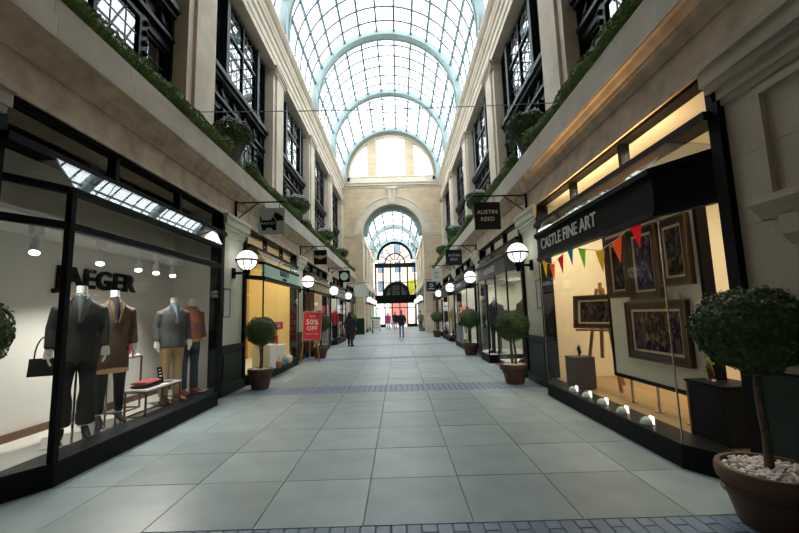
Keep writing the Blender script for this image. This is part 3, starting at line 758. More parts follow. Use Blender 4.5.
# ---- the shop with a recessed door between two glass boxes (right, second bay)
def recessed_shop():
    s, k = 1, 1
    r = S('shopfront', s, BY[k]); tag(r, 'shopfront with slate AUSTIN REED fascia and recessed door between glass boxes', 'shopfront')
    fx = FU - WU
    f = MB().prism(PLAN + [(0.1, 2.2), (0.1, -2.2)], ZL, ZT, 'z'); fo = O('fascia', f, slate, r)
    O('fascia_cornice', MB().prism([(x - 0.05, y * 1.01) for x, y in PLAN] + [(0.1, 2.2), (0.1, -2.2)], ZT, ZT + 0.07, 'z'), slate, fo)
    text('lettering', 'AUSTIN REED', 0.24, 'white', fo, (fx - 0.004, 0.0, (ZL + ZT) / 2), SIDE, 0.006, 1.0, sx=0.9)
    boxes = [[(0.04, -2.2), (fx, -1.75), (fx, -0.62), (1.1, -0.62), (1.1, -2.2)], [(1.1, 0.52), (fx, 0.52), (fx, 1.65), (0.04, 2.2), (1.1, 2.2)]]
    for bi, b in enumerate(boxes):
        pl = O('plinth', MB().prism(b, 0, 0.24, 'z'), 'black', r)
        edges = [(0, 1), (1, 2), (2, 3)] if bi == 0 else [(0, 1), (1, 2), (2, 3)]
        for i, j in edges:
            (xa, ya), (xb, yb) = b[i], b[j]
            O('glass_pane', MB().panel([(xa, ya, 0.24), (xb, yb, 0.24), (xb, yb, ZL), (xa, ya, ZL)], 0.012), 'glass', r)
        for i in (1, 2): O('corner_post', MB().box(b[i][0] - 0.015, b[i][0] + 0.02, b[i][1] - 0.018, b[i][1] + 0.018, 0.24, ZL), 'dark', r)
        O('display_floor', MB().prism([(x + 0.02, y) for x, y in b], 0.241, 0.25, 'z'), cm('display_floor_pale', (0.62, 0.62, 0.58)), pl)
        O('display_ceiling', MB().prism([(x + 0.02, y) for x, y in b], ZL - 0.05, ZL - 0.01, 'z'), cm('display_ceiling_white', (0.72, 0.72, 0.70)), r)
    fr = MB()
    for y in (-2.21, 2.21): fr.box(-0.06, 0.16, y - 0.06, y + 0.06, 0, 3.6)
    fr.box(-0.04, 0.12, -2.2, 2.2, 3.56, 3.61).box(-0.135, 0.08, -2.2, 2.2, 3.13, 3.21)
    O('frame', fr, 'black', r)
    zr = 3.16; A = [(x, y, ZT + 0.07) for x, y in PLAN]
    O('sloped_glass', MB().panel([A[1], A[2], (-0.12, 1.72, zr), (-0.12, -1.72, zr)], 0.012), 'slope', r)
    O('sloped_glass', MB().panel([A[0], A[1], (-0.12, -1.72, zr)], 0.012), 'slope', r); O('sloped_glass', MB().panel([A[2], A[3], (-0.12, 1.72, zr)], 0.012), 'slope', r)
    for a, b in ((-2.15, -0.76), (-0.68, 0.68), (0.76, 2.15)): O('clerestory_pane', MB().box(0.03, 0.042, a, b, 3.21, 3.56), 'glass', r)
    for y in (-0.72, 0.72): O('mullion', MB().box(-0.02, 0.09, y - 0.035, y + 0.035, 3.21, 3.56), 'black', r)
    bk = cm('austin_back', (0.62, 0.62, 0.52), 0.75)
    O('back_wall', MB().box(1.9, 1.98, -2.25, 2.25, 0, 3.62), bk, r)
    for y in (-1, 1): O('side_wall', MB().box(0.16, 1.9, y * 2.24 - 0.03, y * 2.24 + 0.03, 0, 3.62), bk, r)
    O('shop_ceiling', MB().box(0.12, 1.9, -2.22, 2.22, 3.56, 3.6), cm('display_ceiling_white', (0.72, 0.72, 0.70)), r)
    d = O('door_frame', MB().box(1.08, 1.14, -0.6, -0.52, 0, 2.4).box(1.08, 1.14, 0.44, 0.5, 0, 2.4).box(1.08, 1.14, -0.6, 0.5, 2.12, 2.24), 'black', r)
    O('door_pane', MB().box(1.1, 1.112, -0.52, 0.44, 0.02, 2.12), 'glass', d)
    O('entrance_mat', MB().box(fx + 0.1, 1.06, -0.58, 0.48, 0, 0.008), cm('red_mat', (0.22, 0.085, 0.07), 0.9), r)
    x = XC + s * (WU + 0.6)
    for y in (-1.3, 1.2): light('shop_lamp', 'AREA', (x - 0.2, BY[k] + y, ZL - 0.08), 22, (1, 0.95, 0.82), 0.9, 0.5, rot=(0, 0, PI / 2))
    light('shop_lamp', 'AREA', (XC + s * (WU + 1.2), BY[k], 3.5), 30, (1, 0.92, 0.75), 2.5, 0.6, rot=(0, 0, PI / 2))
    return r
shops['austin'] = recessed_shop()

# ================================================================== GREENERY
def leaves(mb, pts, size, rnd, flat=0.5):
    for p, n in pts:
        n = (n + Vector((rnd.uniform(-1, 1), rnd.uniform(-1, 1), rnd.uniform(-1, 1))) * flat).normalized()
        a = n.cross(Vector((rnd.uniform(-1, 1), rnd.uniform(-1, 1), rnd.uniform(-1, 1)))).normalized(); b = n.cross(a)
        L = size * rnd.uniform(0.7, 1.3); W_ = L * 0.55
        mb.add([p - a * L * 0.5, p + b * W_ * 0.5 + n * L * 0.12, p + a * L * 0.5, p - b * W_ * 0.5 + n * L * 0.12], [(0, 1, 2, 3)])
def ballpts(n, c, r, rnd, zmin=-1.0, jit=0.13):
    out = []
    while len(out) < n:
        d = Vector((rnd.gauss(0, 1), rnd.gauss(0, 1), rnd.gauss(0, 1))).normalized()
        if d.z < zmin: continue
        lump = 1 + 0.05 * math.sin(d.x * 7 + d.z * 5) + 0.04 * math.sin(d.y * 9 + d.z * 4)
        q = lump * (1 - jit * rnd.random() ** 2) * (1.0 + 0.06 * (rnd.random() < 0.08))
        out.append((Vector((c[0] + d.x * r[0] * q, c[1] + d.y * r[1] * q, c[2] + d.z * r[2] * q)), d))
    return out
rn = random.Random(3)
def topiary(loc, label, h=1.62, rb=(0.36, 0.36, 0.31), pot=(0.31, 0.36), n=5200, leaf=0.034, trunks=1, pebbles=True, group=None):
    t = E('potted_topiary', loc); tag(t, label, 'topiary', group)
    pr, ph = pot
    prof = [(0.001, 0.0), (pr * 0.66, 0.0), (pr * 0.70, 0.02), (pr * 0.93, ph - 0.10), (pr * 1.0, ph - 0.095), (pr * 1.03, ph - 0.06), (pr * 1.03, ph - 0.02), (pr * 1.0, ph), (pr * 0.90, ph), (pr * 0.88, ph - 0.05), (0.001, ph - 0.05)]
    po = O('pot', MB().lathe(prof, seg=36), 'terra', t, smooth=True)
    for z in (ph - 0.13, ph - 0.17): O('pot_band', MB().lathe([(pr * 0.90, z - 0.008), (pr * 0.935, z - 0.004), (pr * 0.935, z + 0.004), (pr * 0.90, z + 0.008)], seg=36), 'terra', po, smooth=True)
    if pebbles:
        pb = MB()
        for i in range(420):
            a = rn.uniform(0, 2 * PI); q = pr * 0.87 * math.sqrt(rn.random())
            pb.ball((q * math.cos(a), q * math.sin(a), ph - 0.045 + rn.uniform(0, 0.03) + 0.02 * (1 - q / pr)), rn.uniform(0.010, 0.021), 6, 4, (1, rn.uniform(0.7, 1.1), 0.7))
        tag(O('pebbles', pb, 'pebble', t, smooth=True), kind='stuff')
    else: O('soil', MB().lathe([(0.001, ph - 0.03), (pr * 0.88, ph - 0.045)], seg=24), 'soil', t)
    zc = h - rb[2]
    for i in range(trunks):
        dx = (i - (trunks - 1) / 2) * 0.07
        O('trunk', MB().tube([(dx, 0, ph - 0.06), (dx + 0.012, 0.006, ph + 0.2), (dx - 0.012, 0, ph + 0.45), (dx * 0.8, 0, zc - rb[2] * 0.5)], [0.03, 0.024, 0.022, 0.02], 10), 'bark', t, smooth=True)
    cr = MB().ball((0, 0, zc), 1.0, 20, 12, tuple(x * 0.88 for x in rb))
    leaves(cr, ballpts(n, (0, 0, zc), rb, rn), leaf, rn, 0.7)
    O('crown', cr, 'leaf', t, fix=False)
    return t
T1 = topiary((XC + 2.85, 2.84, 0), 'large potted box topiary on the white pebbles, beside the stone pier and art gallery', h=1.61, rb=(0.35, 0.35, 0.295), pot=(0.30, 0.38), n=9000, leaf=0.032)
T2 = topiary((-3.02, 8.62, 0), 'potted box ball topiary with pale pebbles between the JAEGER and RADLEY windows', h=1.52, rb=(0.33, 0.33, 0.31), pot=(0.26, 0.42), n=3200, leaf=0.04)
T3 = topiary((2.38, 8.35, 0), 'potted box ball topiary on a thick twisted stem beside the AUSTIN REED glass box', h=1.52, rb=(0.36, 0.36, 0.33), pot=(0.27, 0.40), n=3200, leaf=0.04, trunks=2)
T4 = topiary((2.50, 14.0, 0), 'potted box ball topiary between the two AUSTIN REED fascias', h=1.60, rb=(0.36, 0.36, 0.34), pot=(0.28, 0.40), n=2200, leaf=0.05, pebbles=False)
T5 = topiary((-2.88, 14.35, 0), 'potted box ball topiary behind the red sale board', h=1.60, rb=(0.36, 0.36, 0.34), pot=(0.28, 0.40), n=2200, leaf=0.05, pebbles=False)
T6 = topiary((2.35, 24.6, 0), 'potted box ball topiary beside the pale-based end pier', h=1.60, rb=(0.36, 0.36, 0.34), pot=(0.28, 0.40), n=1400, leaf=0.07, pebbles=False)
T7 = topiary((-2.98, 24.4, 0), 'potted box ball topiary beside the green-based end pier', h=1.60, rb=(0.36, 0.36, 0.34), pot=(0.28, 0.40), n=1400, leaf=0.07, pebbles=False)
T8 = topiary((-3.09, 2.82, 0), 'slim potted box ball topiary in front of the broad pier next to the JAEGER window', h=1.68, rb=(0.25, 0.25, 0.24), pot=(0.19, 0.36), n=4000, leaf=0.034, pebbles=False)

# ---- urns with white flowers on the ledge, hedges between them
def urn_proto():
    t = E('flower_urn')
    O('urn', MB().lathe([(0.001, 0), (0.16, 0), (0.17, 0.04), (0.10, 0.09), (0.09, 0.15), (0.18, 0.28), (0.25, 0.5), (0.30, 0.62), (0.32, 0.64), (0.32, 0.68), (0.28, 0.68), (0.27, 0.62), (0.001, 0.62)], seg=20), 'urn', t, smooth=True)
    f = MB().ball((0, 0, 0.86), 1, 14, 8, (0.36, 0.36, 0.22)); leaves(f, ballpts(1500, (0, 0, 0.88), (0.52, 0.52, 0.36), rn, jit=0.32), 0.09, rn, 1.0)
    for i in range(14):      # trailing ivy
        a = rn.uniform(0, 2 * PI); L = rn.uniform(0.25, 0.6)
        leaves(f, [(Vector((math.cos(a) * (0.40 + 0.05 * rn.random()), math.sin(a) * (0.40 + 0.05 * rn.random()), 0.8 - L * j / 12)), Vector((math.cos(a), math.sin(a), 0))) for j in range(12)], 0.07, rn, 0.6)
    O('foliage', f, 'leaf', t, fix=False)
    g = MB(); leaves(g, ballpts(420, (0, 0, 0.94), (0.48, 0.48, 0.33), rn, zmin=0.35, jit=0.03), 0.05, rn, 0.5)
    tag(O('flowers', g, 'flower', t, fix=False), kind='stuff')
    return t
def hedge_mesh():
    """clipped hedge lying along the parapet, rounded ball end"""
    h = MB(); pts = []
    core = []
    for i in range(25):
        y = -2.25 + 4.5 * i / 24; core.append((0.03 * math.sin(y * 2.1), y, 0.13 + 0.025 * math.sin(y * 3.3 + 1)))
    h.tube(core, [(0.06, 0.06)] + [(0.10, 0.115)] * 23 + [(0.06, 0.06)], 10)
    for i in range(5200):
        y = rn.uniform(-2.3, 2.3); a = rn.uniform(0, 2 * PI); q = 1 + 0.12 * math.sin(y * 9) * math.sin(a * 2) - 0.1 * rn.random()
        e = min(1, (2.36 - abs(y)) / 0.15) ** 0.5
        pts.append((Vector((0.03 * math.sin(y * 2.1) + 0.125 * q * e * math.cos(a), y, 0.13 + 0.025 * math.sin(y * 3.3 + 1) + 0.14 * q * e * math.sin(a))), Vector((math.cos(a), 0, math.sin(a)))))
    leaves(h, pts, 0.05, rn, 0.8)
    for yb in (-2.12, 2.12):
        h.ball((0.0, yb, 0.22), 0.13, 10, 8); leaves(h, ballpts(380, (0, yb, 0.22), (0.17, 0.17, 0.17), rn), 0.05, rn, 0.8)
    return h.mesh('clipped_hedge', 'hleaf', fix=False)
def cone_mesh():
    h = MB().lathe([(0.10, 0.0), (0.13, 0.1), (0.05, 0.62), (0.001, 0.7)], seg=12); pts = []
    for i in range(700):
        z = rn.random() ** 1.3 * 0.72; a = rn.uniform(0, 2 * PI); q = 0.16 * (1 - z / 0.76)
        pts.append((Vector((q * math.cos(a), q * math.sin(a), z)), Vector((math.cos(a), math.sin(a), 0.4))))
    leaves(h, pts, 0.05, rn, 0.8); return h.mesh('cone_topiary', 'hleaf', fix=False)
HM = hedge_mesh(); CMH = cone_mesh(); up_ = urn_proto(); first = True
near_what = {-1: ['JAEGER window', 'RADLEY window', 'pale gold fascia', 'red-dress shop', 'shop by the green-based pier'], 1: ['CASTLE FINE ART fascia', 'recessed AUSTIN REED shop', 'neon poster shop', 'gold dress shop', 'shop by the pale-based pier']}
for s in (-1, 1):
    for k in range(1, 5):
        u = up_ if first else dup(up_); first = False
        yy = PY[k] + (0.15 if k < 5 else -0.3)
        u.location = (XC + s * (WU + 0.14), yy, 4.757); u.rotation_euler = (0, 0, R.uniform(0, 6))
        u.scale = (0.9, 0.9, 0.95)
        tag(u, 'dark urn of white flowers on the ledge past the %s' % near_what[s][k - 1], 'flower urn', 'flower urns along the ledge')
    for k in range(5):
        h = O('clipped_hedge', HM, loc=(XC + s * (WU - 0.09), BY[k] - 0.0, 4.80), rot=(0, 0, 0 if s > 0 else PI))
        tag(h, 'long clipped green hedge on the parapet above the %s' % near_what[s][k], 'hedge', 'hedges along the parapet')
        if k in (1, 2):
            c = O('cone_topiary', CMH, loc=(XC + s * (WU + 0.29), BY[k] - 1.85, 4.757)); tag(c, 'small clipped green cone behind the hedge above the %s' % near_what[s][k], 'topiary', 'cones behind the hedges')
# orange flowers beside one urn
of = E('orange_flower', (XC + WU + 0.20, BY[1] - 1.15, 4.757)); tag(of, 'bright orange flower cluster on the parapet by the recessed AUSTIN REED shop', 'flower')
fb = MB(); leaves(fb, ballpts(160, (0, 0, 0.36), (0.1, 0.1, 0.12), rn), 0.06, rn, 0.9); O('petals', fb, cm('orange_petal', (0.75, 0.20, 0.02)), of, fix=False); O('stem', MB().tube([(0, 0, 0), (0, 0, 0.32)], 0.015, 6), 'hleaf', of)

# ================================================================== LAMPS, SIGNS, CABLES
def globe_proto():
    t = E('globe_lamp')
    O('arm', MB().tube([(0.30, 0, -0.27), (-0.02, 0, -0.27)], 0.028, 8).box(0.26, 0.30, -0.06, 0.06, -0.38, -0.16).tube([(0, 0, -0.30), (0, 0, -0.20)], 0.07, 10).tube([(0, 0, -0.40), (0, 0, -0.30)], 0.045, 10).ball((0.26, 0, -0.27), 0.045, 8, 6), 'black', t)
    g = O('globe', MB().ball((0, 0, 0), 0.215, 24, 16), 'globe', t, smooth=True)
    c = MB()
    for i in range(8):
        a = PI * 2 * i / 8
        c.tube([(0.222 * math.sin(b) * math.cos(a), 0.222 * math.sin(b) * math.sin(a), -0.222 * math.cos(b)) for b in [PI / 2 * j / 6 for j in range(7)]], 0.011, 5)
    c.lathe([(0.21, -0.018), (0.236, -0.018), (0.236, 0.018), (0.21, 0.018), (0.21, -0.018)], seg=28)
    O('cage', c, 'black', t)
    return t
gp = globe_proto(); first = True
GL = {-1: ['beside the RADLEY window, at the JAEGER end', 'above the red sale board', 'beyond the pale gold fascia', 'beyond the red-dress shop'], 1: ['between CASTLE FINE ART and AUSTIN REED', 'between the two AUSTIN REED fascias', 'beyond the neon poster shop', 'beyond the gold dress shop']}
for s in (-1, 1):
    for k in range(1, 5):
        g = gp if first else dup(gp); first = False
        g.location = (XC + s * (WU - 0.305), PY[k], 2.73); g.rotation_euler = (0, 0, 0 if s > 0 else PI)
        tag(g, 'lit white globe wall lamp in black cage %s' % GL[s][k - 1], 'lamp', 'globe wall lamps')
    for k in range(3):
        g = dup(gp); g.location = (XC + s * (AH - 0.33), YE + 1.3 + k * 3.7, 2.73); g.rotation_euler = (0, 0, 0 if s > 0 else PI)
        tag(g, 'lit globe lamp in the far arcade beyond the %s%s' % ('green-based pier' if s < 0 else 'pale-based pier', ('', ', second lamp', ', third lamp')[k]), 'lamp', 'globe lamps in the far arcade')

def hanging_sign(s, y, x0, x1, z0, z1, col, label, deco):
    """iron bracket on the frieze with a board across the corridor, read when looking along +Y"""
    t = E('hanging_sign', (XC + s * WU, y, 0)); tag(t, label, 'sign')
    d = -s; t.location.x += d * 0.045
    L = abs((x1 if d > 0 else x0) - (XC + s * WU)) + 0.02
    zt = z1 + 0.14
    b = MB().box(-0.02, 0.02, -0.02, 0.02, zt - 0.42, zt + 0.05).bar((0, 0, zt), (d * L, 0, zt), 0.026).bar((0, 0, zt - 0.38), (d * 0.48, 0, zt - 0.01), 0.02)
    b.tube([(d * (0.14 + 0.09 * math.cos(a)), 0, zt - 0.12 + 0.09 * math.sin(a)) for a in [2 * PI * i / 14 for i in range(15)]], 0.008, 5)
    b.tube([(d * (L + 0.03 + 0.04 * math.cos(a)), 0, zt + 0.0 + 0.05 * math.sin(a)) for a in [-2.5 + 4.5 * i / 10 for i in range(11)]], 0.008, 5)
    cx = (x0 + x1) / 2 - (XC + s * WU); hw = (x1 - x0) / 2
    for q in (-0.6, 0.6): b.bar((cx + q * hw, 0, zt), (cx + q * hw, 0, z1 - 0.01), 0.012)
    O('bracket', b, 'black', t)
    bd = O('board', MB().box(cx - hw, cx + hw, -0.02, 0.02, z0, z1), col, t)
    deco(bd, cx, (z0 + z1) / 2, hw)
    return t
def scottie(bd, cx, cz, hw):
    P = [(-0.92, 0.05), (-0.98, 0.42), (-0.88, 0.42), (-0.74, 0.08), (-0.05, 0.08), (0.12, 0.36), (0.40, -0.02), (0.40, -0.72), (0.36, -0.8), (0.10, -0.8), (0.08, -0.58), (-0.42, -0.58), (-0.46, -0.8), (-0.74, -0.8), (-0.78, -0.62), (-0.88, -0.3)]
    Hd = [(0.16, 0.42), (0.24, 0.62), (0.30, 0.84), (0.44, 0.66), (0.58, 0.68), (0.64, 0.56), (0.94, 0.42), (0.98, 0.06), (0.70, 0.02), (0.46, 0.0)]
    for nm, P_ in (('dog_body', P), ('dog_head', Hd)): O(nm, MB().prism([(cx + hw * 0.92 * x, cz + hw * 0.9 * z) for x, z in P_], -0.026, -0.021, 'y'), 'black', bd)
    text('lettering', 'RADLEY', 0.075, 'white', bd, (cx - 0.07, -0.028, cz - 0.05), FRONT, 0.001, 1.2)
def two(a, b, sz):
    def f(bd, cx, cz, hw):
        text('lettering', a, sz, 'white', bd, (cx, -0.023, cz + sz * 0.62), FRONT, 0.002, 1.05); text('lettering', b, sz, 'white', bd, (cx, -0.023, cz - sz * 0.62), FRONT, 0.002, 1.05)
    return f
def wings(bd, cx, cz, hw):
    y = cm('yellow_enamel', (0.75, 0.50, 0.03)); 
    O('emblem_disc', MB().lathe([(0.001, 0.0), (0.075, 0.0), (0.075, 0.006), (0.001, 0.006)], seg=20), y, bd, (cx, -0.022, cz), (PI / 2, 0, 0))
    for q in (-1, 1):
        O('emblem_wing', MB().prism([(cx + q * 0.07, cz + 0.05), (cx + q * 0.27, cz + 0.10), (cx + q * 0.25, cz + 0.04), (cx + q * 0.20, cz - 0.01), (cx + q * 0.07, cz - 0.06)], -0.026, -0.021, 'y'), 'chrome', bd)
def circ(r, m, body=None, bm2='black', sz=0.09):
    def f(bd, cx, cz, hw):
        O('emblem_disc', MB().lathe([(0.001, 0.0), (r, 0.0), (r, 0.006), (0.001, 0.006)], seg=28), m, bd, (cx, -0.021, cz), (PI / 2, 0, 0))
        if body: text('lettering', body, sz, bm2, bd, (cx, -0.03, cz), FRONT, 0.001)
    return f
def ccs(bd, cx, cz, hw):
    for q, a0 in ((-0.055, 0.9), (0.055, 0.9)):
        O('emblem_ring', MB().tube([(cx + q + 0.085 * math.cos(a), -0.026, cz + 0.13 * math.sin(a)) for a in [a0 + (2 * PI - 2 * a0) * i / 16 for i in range(17)]], 0.010, 5), 'black', bd)
def ringdot(bd, cx, cz, hw):
    O('emblem_ring', MB().lathe([(0.07, 0), (0.11, 0), (0.11, 0.006), (0.07, 0.006), (0.07, 0)], seg=24), 'white', bd, (cx, -0.021, cz + 0.07), (PI / 2, 0, 0))
    O('emblem_bar', MB().box(cx - 0.2, cx + 0.2, -0.026, -0.021, cz - 0.17, cz - 0.13), 'white', bd)
pg = cm('pale_mint_board', (0.45, 0.56, 0.52), 0.5); nv = cm('navy_board', (0.012, 0.026, 0.055), 0.4); wb = cm('white_board', (0.66, 0.68, 0.62), 0.5)
hanging_sign(-1, 8.27, -3.03, -2.46, 3.28, 3.86, pg, 'pale mint hanging sign with black terrier emblem on iron bracket', scottie)
hanging_sign(-1, 13.87, -3.04, -2.58, 3.34, 3.86, 'black', 'black hanging sign with yellow disc and silver wings emblem', wings)
hanging_sign(-1, 19.47, -3.0, -2.46, 3.16, 3.74, 'black', 'black hanging sign with pale round emblem on iron bracket', circ(0.2, cm('pale_disc', (0.55, 0.68, 0.64)), '=', 'black', 0.16))
hanging_sign(-1, 25.07, -2.85, -2.05, 2.68, 3.42, wb, 'blank-looking white hanging board near the green-based end pier', lambda *a: None)
hanging_sign(1, 8.27, 1.74, 2.30, 3.26, 3.86, cm('charcoal_board', (0.012, 0.013, 0.018), 0.6, spec=0.2), 'charcoal AUSTIN REED hanging sign nearest the CASTLE FINE ART fascia', two('AUSTIN', 'REED', 0.125))
hanging_sign(1, 13.87, 1.78, 2.36, 3.18, 3.74, nv, 'navy AUSTIN REED hanging sign between the two AUSTIN REED fascias', two('AUSTIN', 'REED', 0.12))
hanging_sign(1, 19.47, 1.72, 2.28, 3.06, 3.72, wb, 'cream hanging sign with two linked black C rings', ccs)
hanging_sign(1, 25.07, 1.85, 2.5, 2.88, 3.52, nv, 'navy hanging sign with white ring emblem near the pale-based pier', ringdot)
# cables across the arcade
for i, (y, z, lab) in enumerate(((8.05, 6.0, 'thin steel cable across the arcade between the first pair of flower urns'), (30.2, 11.55, 'thin steel cable across the arcade in front of the end wall'))):
    n = 12; P = [(XC - UU + 0.07 + (2 * UU - 0.14) * j / n, y, z - 0.05 * math.sin(PI * j / n)) for j in range(n + 1)]
    c = E('cable', (XC - UU + 0.07, y, z)); tag(c, lab, 'cable')
    O('wire', MB().tube([(p[0] - P[0][0], 0, p[2] - z) for p in P], 0.011 if i == 0 else 0.02, 5), 'cable', c)
    for x in (0.0, 2 * UU - 0.14): O('eye_bolt', MB().ball((x, 0, 0), 0.04, 8, 6), 'black', c)
# framed notices on the first pilasters
for s, y, nm in ((-1, 8.0, 'RADLEY and JAEGER windows'), (1, 7.95, 'CASTLE FINE ART and AUSTIN REED shops')):
    t = S('notice_frame', s, y, WU); tag(t, 'small framed paper notice on the pilaster between the %s' % nm, 'notice')
    O('frame', MB().box(-0.02, 0, -0.16, -0.14, 1.55, 2.1).box(-0.02, 0, 0.14, 0.16, 1.55, 2.1).box(-0.02, 0, -0.16, 0.16, 1.53, 1.55).box(-0.02, 0, -0.16, 0.16, 2.1, 2.12), 'urn', t)
    O('paper', MB().box(-0.010, -0.001, -0.14, 0.14, 1.55, 2.1), cm('notice_paper', (0.62, 0.63, 0.60)), t)

# ================================================================== FIGURES
def hand(mb, w, d, s):
    """palm and five curled fingers below wrist w; d = direction of the fingers, s = which side the thumb is on"""
    w = Vector(w); d = Vector(d).normalized(); x = Vector((s, 0, 0)); f = Vector((0, -1, 0))
    mb.tube([w - d * 0.03, w + d * 0.03, w + d * 0.085], [(0.02, 0.026), (0.018, 0.040), (0.016, 0.040)], 8, up=(1, 0, 0))
    for i, L in enumerate((0.068, 0.078, 0.072, 0.056)):
        p = w + d * 0.08 + f * (0.030 - 0.020 * i)
        mb.tube([p, p + d * L * 0.5 - x * 0.006, p + d * L - x * 0.024], [0.0098, 0.0092, 0.0075], 6)
    p = w + d * 0.02 + f * 0.034
    mb.tube([p, p + d * 0.03 + f * 0.018, p + d * 0.062 + f * 0.022], [0.0125, 0.011, 0.0085], 6)
def shoe_mesh(kind):
    mb = MB()
    if kind == 'heel':
        mb.tube([(0, 0.055, 0.085), (0, 0.02, 0.085), (0, -0.06, 0.045), (0, -0.13, 0.022), (0, -0.175, 0.014)], [(0.026, 0.03), (0.033, 0.032), (0.037, 0.024), (0.036, 0.02), (0.012, 0.010)], 10, up=(0, 0, 1))
        mb.tube([(0, 0.05, 0.08), (0, 0.06, 0.0)], [0.016, 0.006], 6)
    else:
        mb.tube([(0, 0.075, 0.05), (0, 0.04, 0.055), (0, -0.03, 0.058), (0, -0.11, 0.04), (0, -0.18, 0.032), (0, -0.215, 0.024)], [(0.028, 0.036), (0.04, 0.052), (0.043, 0.055), (0.048, 0.038), (0.044, 0.03), (0.015, 0.014)], 10, up=(0, 0, 1))
        mb.box(-0.04, 0.04, -0.2, 0.08, 0, 0.018)
    return mb
def legs_pts(stride, foot):
    """hip, knee, ankle per side; stride > 0 puts the left leg forward"""
    out = {}
    for q in (-1, 1):
        st = stride * q
        out[q] = [(q * 0.088, 0, 0.90), (q * 0.095, -0.05 * (1 if st > 0 else 0) * abs(stride) * 6 * 0.5 - st * 0.25, 0.49), (q * 0.10, -st * 0.5, foot)]
    return out
def figure(name, label, cat, loc, rz, top, topm, hem, legm, shoem, shoe='flat', person=None, sleeve=1.0, inner=None, flare=0.06, bag=None, skirt=None, stride=0.0, armsw=0.0, scale=1.0, base=True, voxel=0.016, hood=False, belt=None, group=None, waist=1.0):
    t = E(name, loc, rz); tag(t, label, cat, group); t.scale = (scale, scale, scale)
    foot = 0.10 if shoe == 'flat' else 0.13
    LG = legs_pts(stride, foot); z0 = 0.012 if base else 0.0
    # trousers or tights
    mb = MB().tube([(0, 0, 0.80), (0, 0, 0.90), (0, 0, 1.0)], [(0.13, 0.10), (0.165, 0.115), (0.15, 0.10)], 14)
    for q in (-1, 1):
        h, k, a = LG[q]; rr = (0.088, 0.066, flare)
        mid = tuple((h[i] + k[i]) / 2 for i in range(3)); cal = tuple(k[i] * 0.65 + a[i] * 0.35 for i in range(3))
        mb.tube([h, mid, k, cal, a], [0.094, 0.084, 0.064, max(flare, 0.058), flare], 10)
    O('trousers', organic('trousers', mb, legm, voxel), None, t)
    for q in (-1, 1):
        a = LG[q][2]
        lift = max(0.0, 0.0)
        sh = O('shoe', shoe_mesh(shoe), shoem, t, (a[0], a[1], z0), (0, 0, q * 0.12), smooth=True)
        if shoe == 'heel': O('ankle', MB().tube([(a[0], a[1] + 0.02, 0.09), (a[0], a[1] + 0.01, foot + 0.06)], [0.028, 0.034], 8), 'skin' if not person else legm, t, smooth=True)
    # top
    w = top
    mb = MB()
    prof = [(hem, 0.19 * w, 0.125 * w), ((hem + 1.0) / 2, 0.185 * w, 0.122 * w), (1.06, 0.165 * w * waist, 0.11 * w), (1.24, 0.178 * w, 0.12 * w), (1.33, 0.18 * w, 0.108 * w), (1.39, 0.155 * w, 0.09), (1.43, 0.105, 0.075), (1.47, 0.065, 0.06)]
    mb.tube([(0, 0.0, z) for z, _, _ in prof], [(a, b) for _, a, b in prof], 18)
    wr = {}
    for q in (-1, 1):
        sw = armsw * q
        P = [(q * 0.11 * w, 0, 1.375), (q * 0.18 * w, 0.005, 1.345), (q * 0.222 * w, 0.03 + sw * 0.4, 1.14), (q * 0.228 * w, -0.04 + sw, 0.93)]
        mb.tube(P, [0.05, 0.064, 0.053, 0.044], 10); wr[q] = P[-1]
    if hood: mb.tube([(0, 0.07, 1.42), (0, 0.10, 1.50), (0, 0.09, 1.56)], [(0.10, 0.06), (0.11, 0.06), (0.08, 0.04)], 10)
    tp = O('coat', organic('coat', mb, topm, voxel), None, t)
    if not hood:
        col = MB()
        for q in (-1, 1): col.panel([(q * 0.065, -0.03, 1.475), (q * 0.095, -0.075, 1.42), (q * 0.02, -0.13 * w, 1.18), (q * 0.005, -0.125 * w, 1.2)], 0.012)
        O('lapel', col, topm, tp)
    if inner: O('shirt', MB().tube([(0, -0.035, 1.18), (0, -0.032, 1.3), (0, -0.02, 1.42), (0, 0, 1.50)], [(0.05, 0.095), (0.055, 0.09), (0.055, 0.072), (0.054, 0.054)], 12), inner, t, smooth=True)
    if belt: O('hem_band', MB().tube([(0, 0, hem - 0.03), (0, 0, hem + 0.02)], [(0.19 * w, 0.125 * w)] * 2, 18), belt, tp, smooth=True)
    if skirt: O('skirt', MB().tube([(0, 0, skirt[0]), (0, 0, hem + 0.05)], [(0.19, 0.14), (0.18, 0.12)], 16), skirt[1], t, smooth=True)
    if not person:
        bd = MB().tube([(0, 0, 1.44), (0, 0, 1.52), (0, 0.005, 1.585)], [(0.056, 0.054), (0.046, 0.046), (0.05, 0.05)], 12)
        O('neck', bd, 'skin', t, smooth=True)
        for q in (-1, 1):
            hb = MB(); hand(hb, (wr[q][0], wr[q][1], wr[q][2] - 0.01), (0, -0.15, -1), q); O('hand', hb, 'skin', t, smooth=True)
        if base:
            O('base_plate', MB().box(-0.24, 0.24, -0.28, 0.22, 0, 0.012), 'chrome', t)
            O('stand_rod', MB().tube([(0.0, 0.10, 0.012), (0.0, 0.10, 0.8)], 0.012, 8), 'chrome', t)
    else:
        skin, hair, long_ = person
        bd = MB().tube([(0, 0, 1.40), (0, 0.005, 1.50), (0, 0.0, 1.56)], [(0.055, 0.052), (0.05, 0.052), (0.05, 0.055)], 10)
        bd.tube([(0, -0.012, 1.475), (0, -0.02, 1.50), (0, -0.005, 1.555), (0, 0.004, 1.62), (0, 0.008, 1.68), (0, 0.008, 1.705)], [(0.03, 0.03), (0.055, 0.07), (0.068, 0.088), (0.075, 0.097), (0.062, 0.08), (0.03, 0.04)], 14)
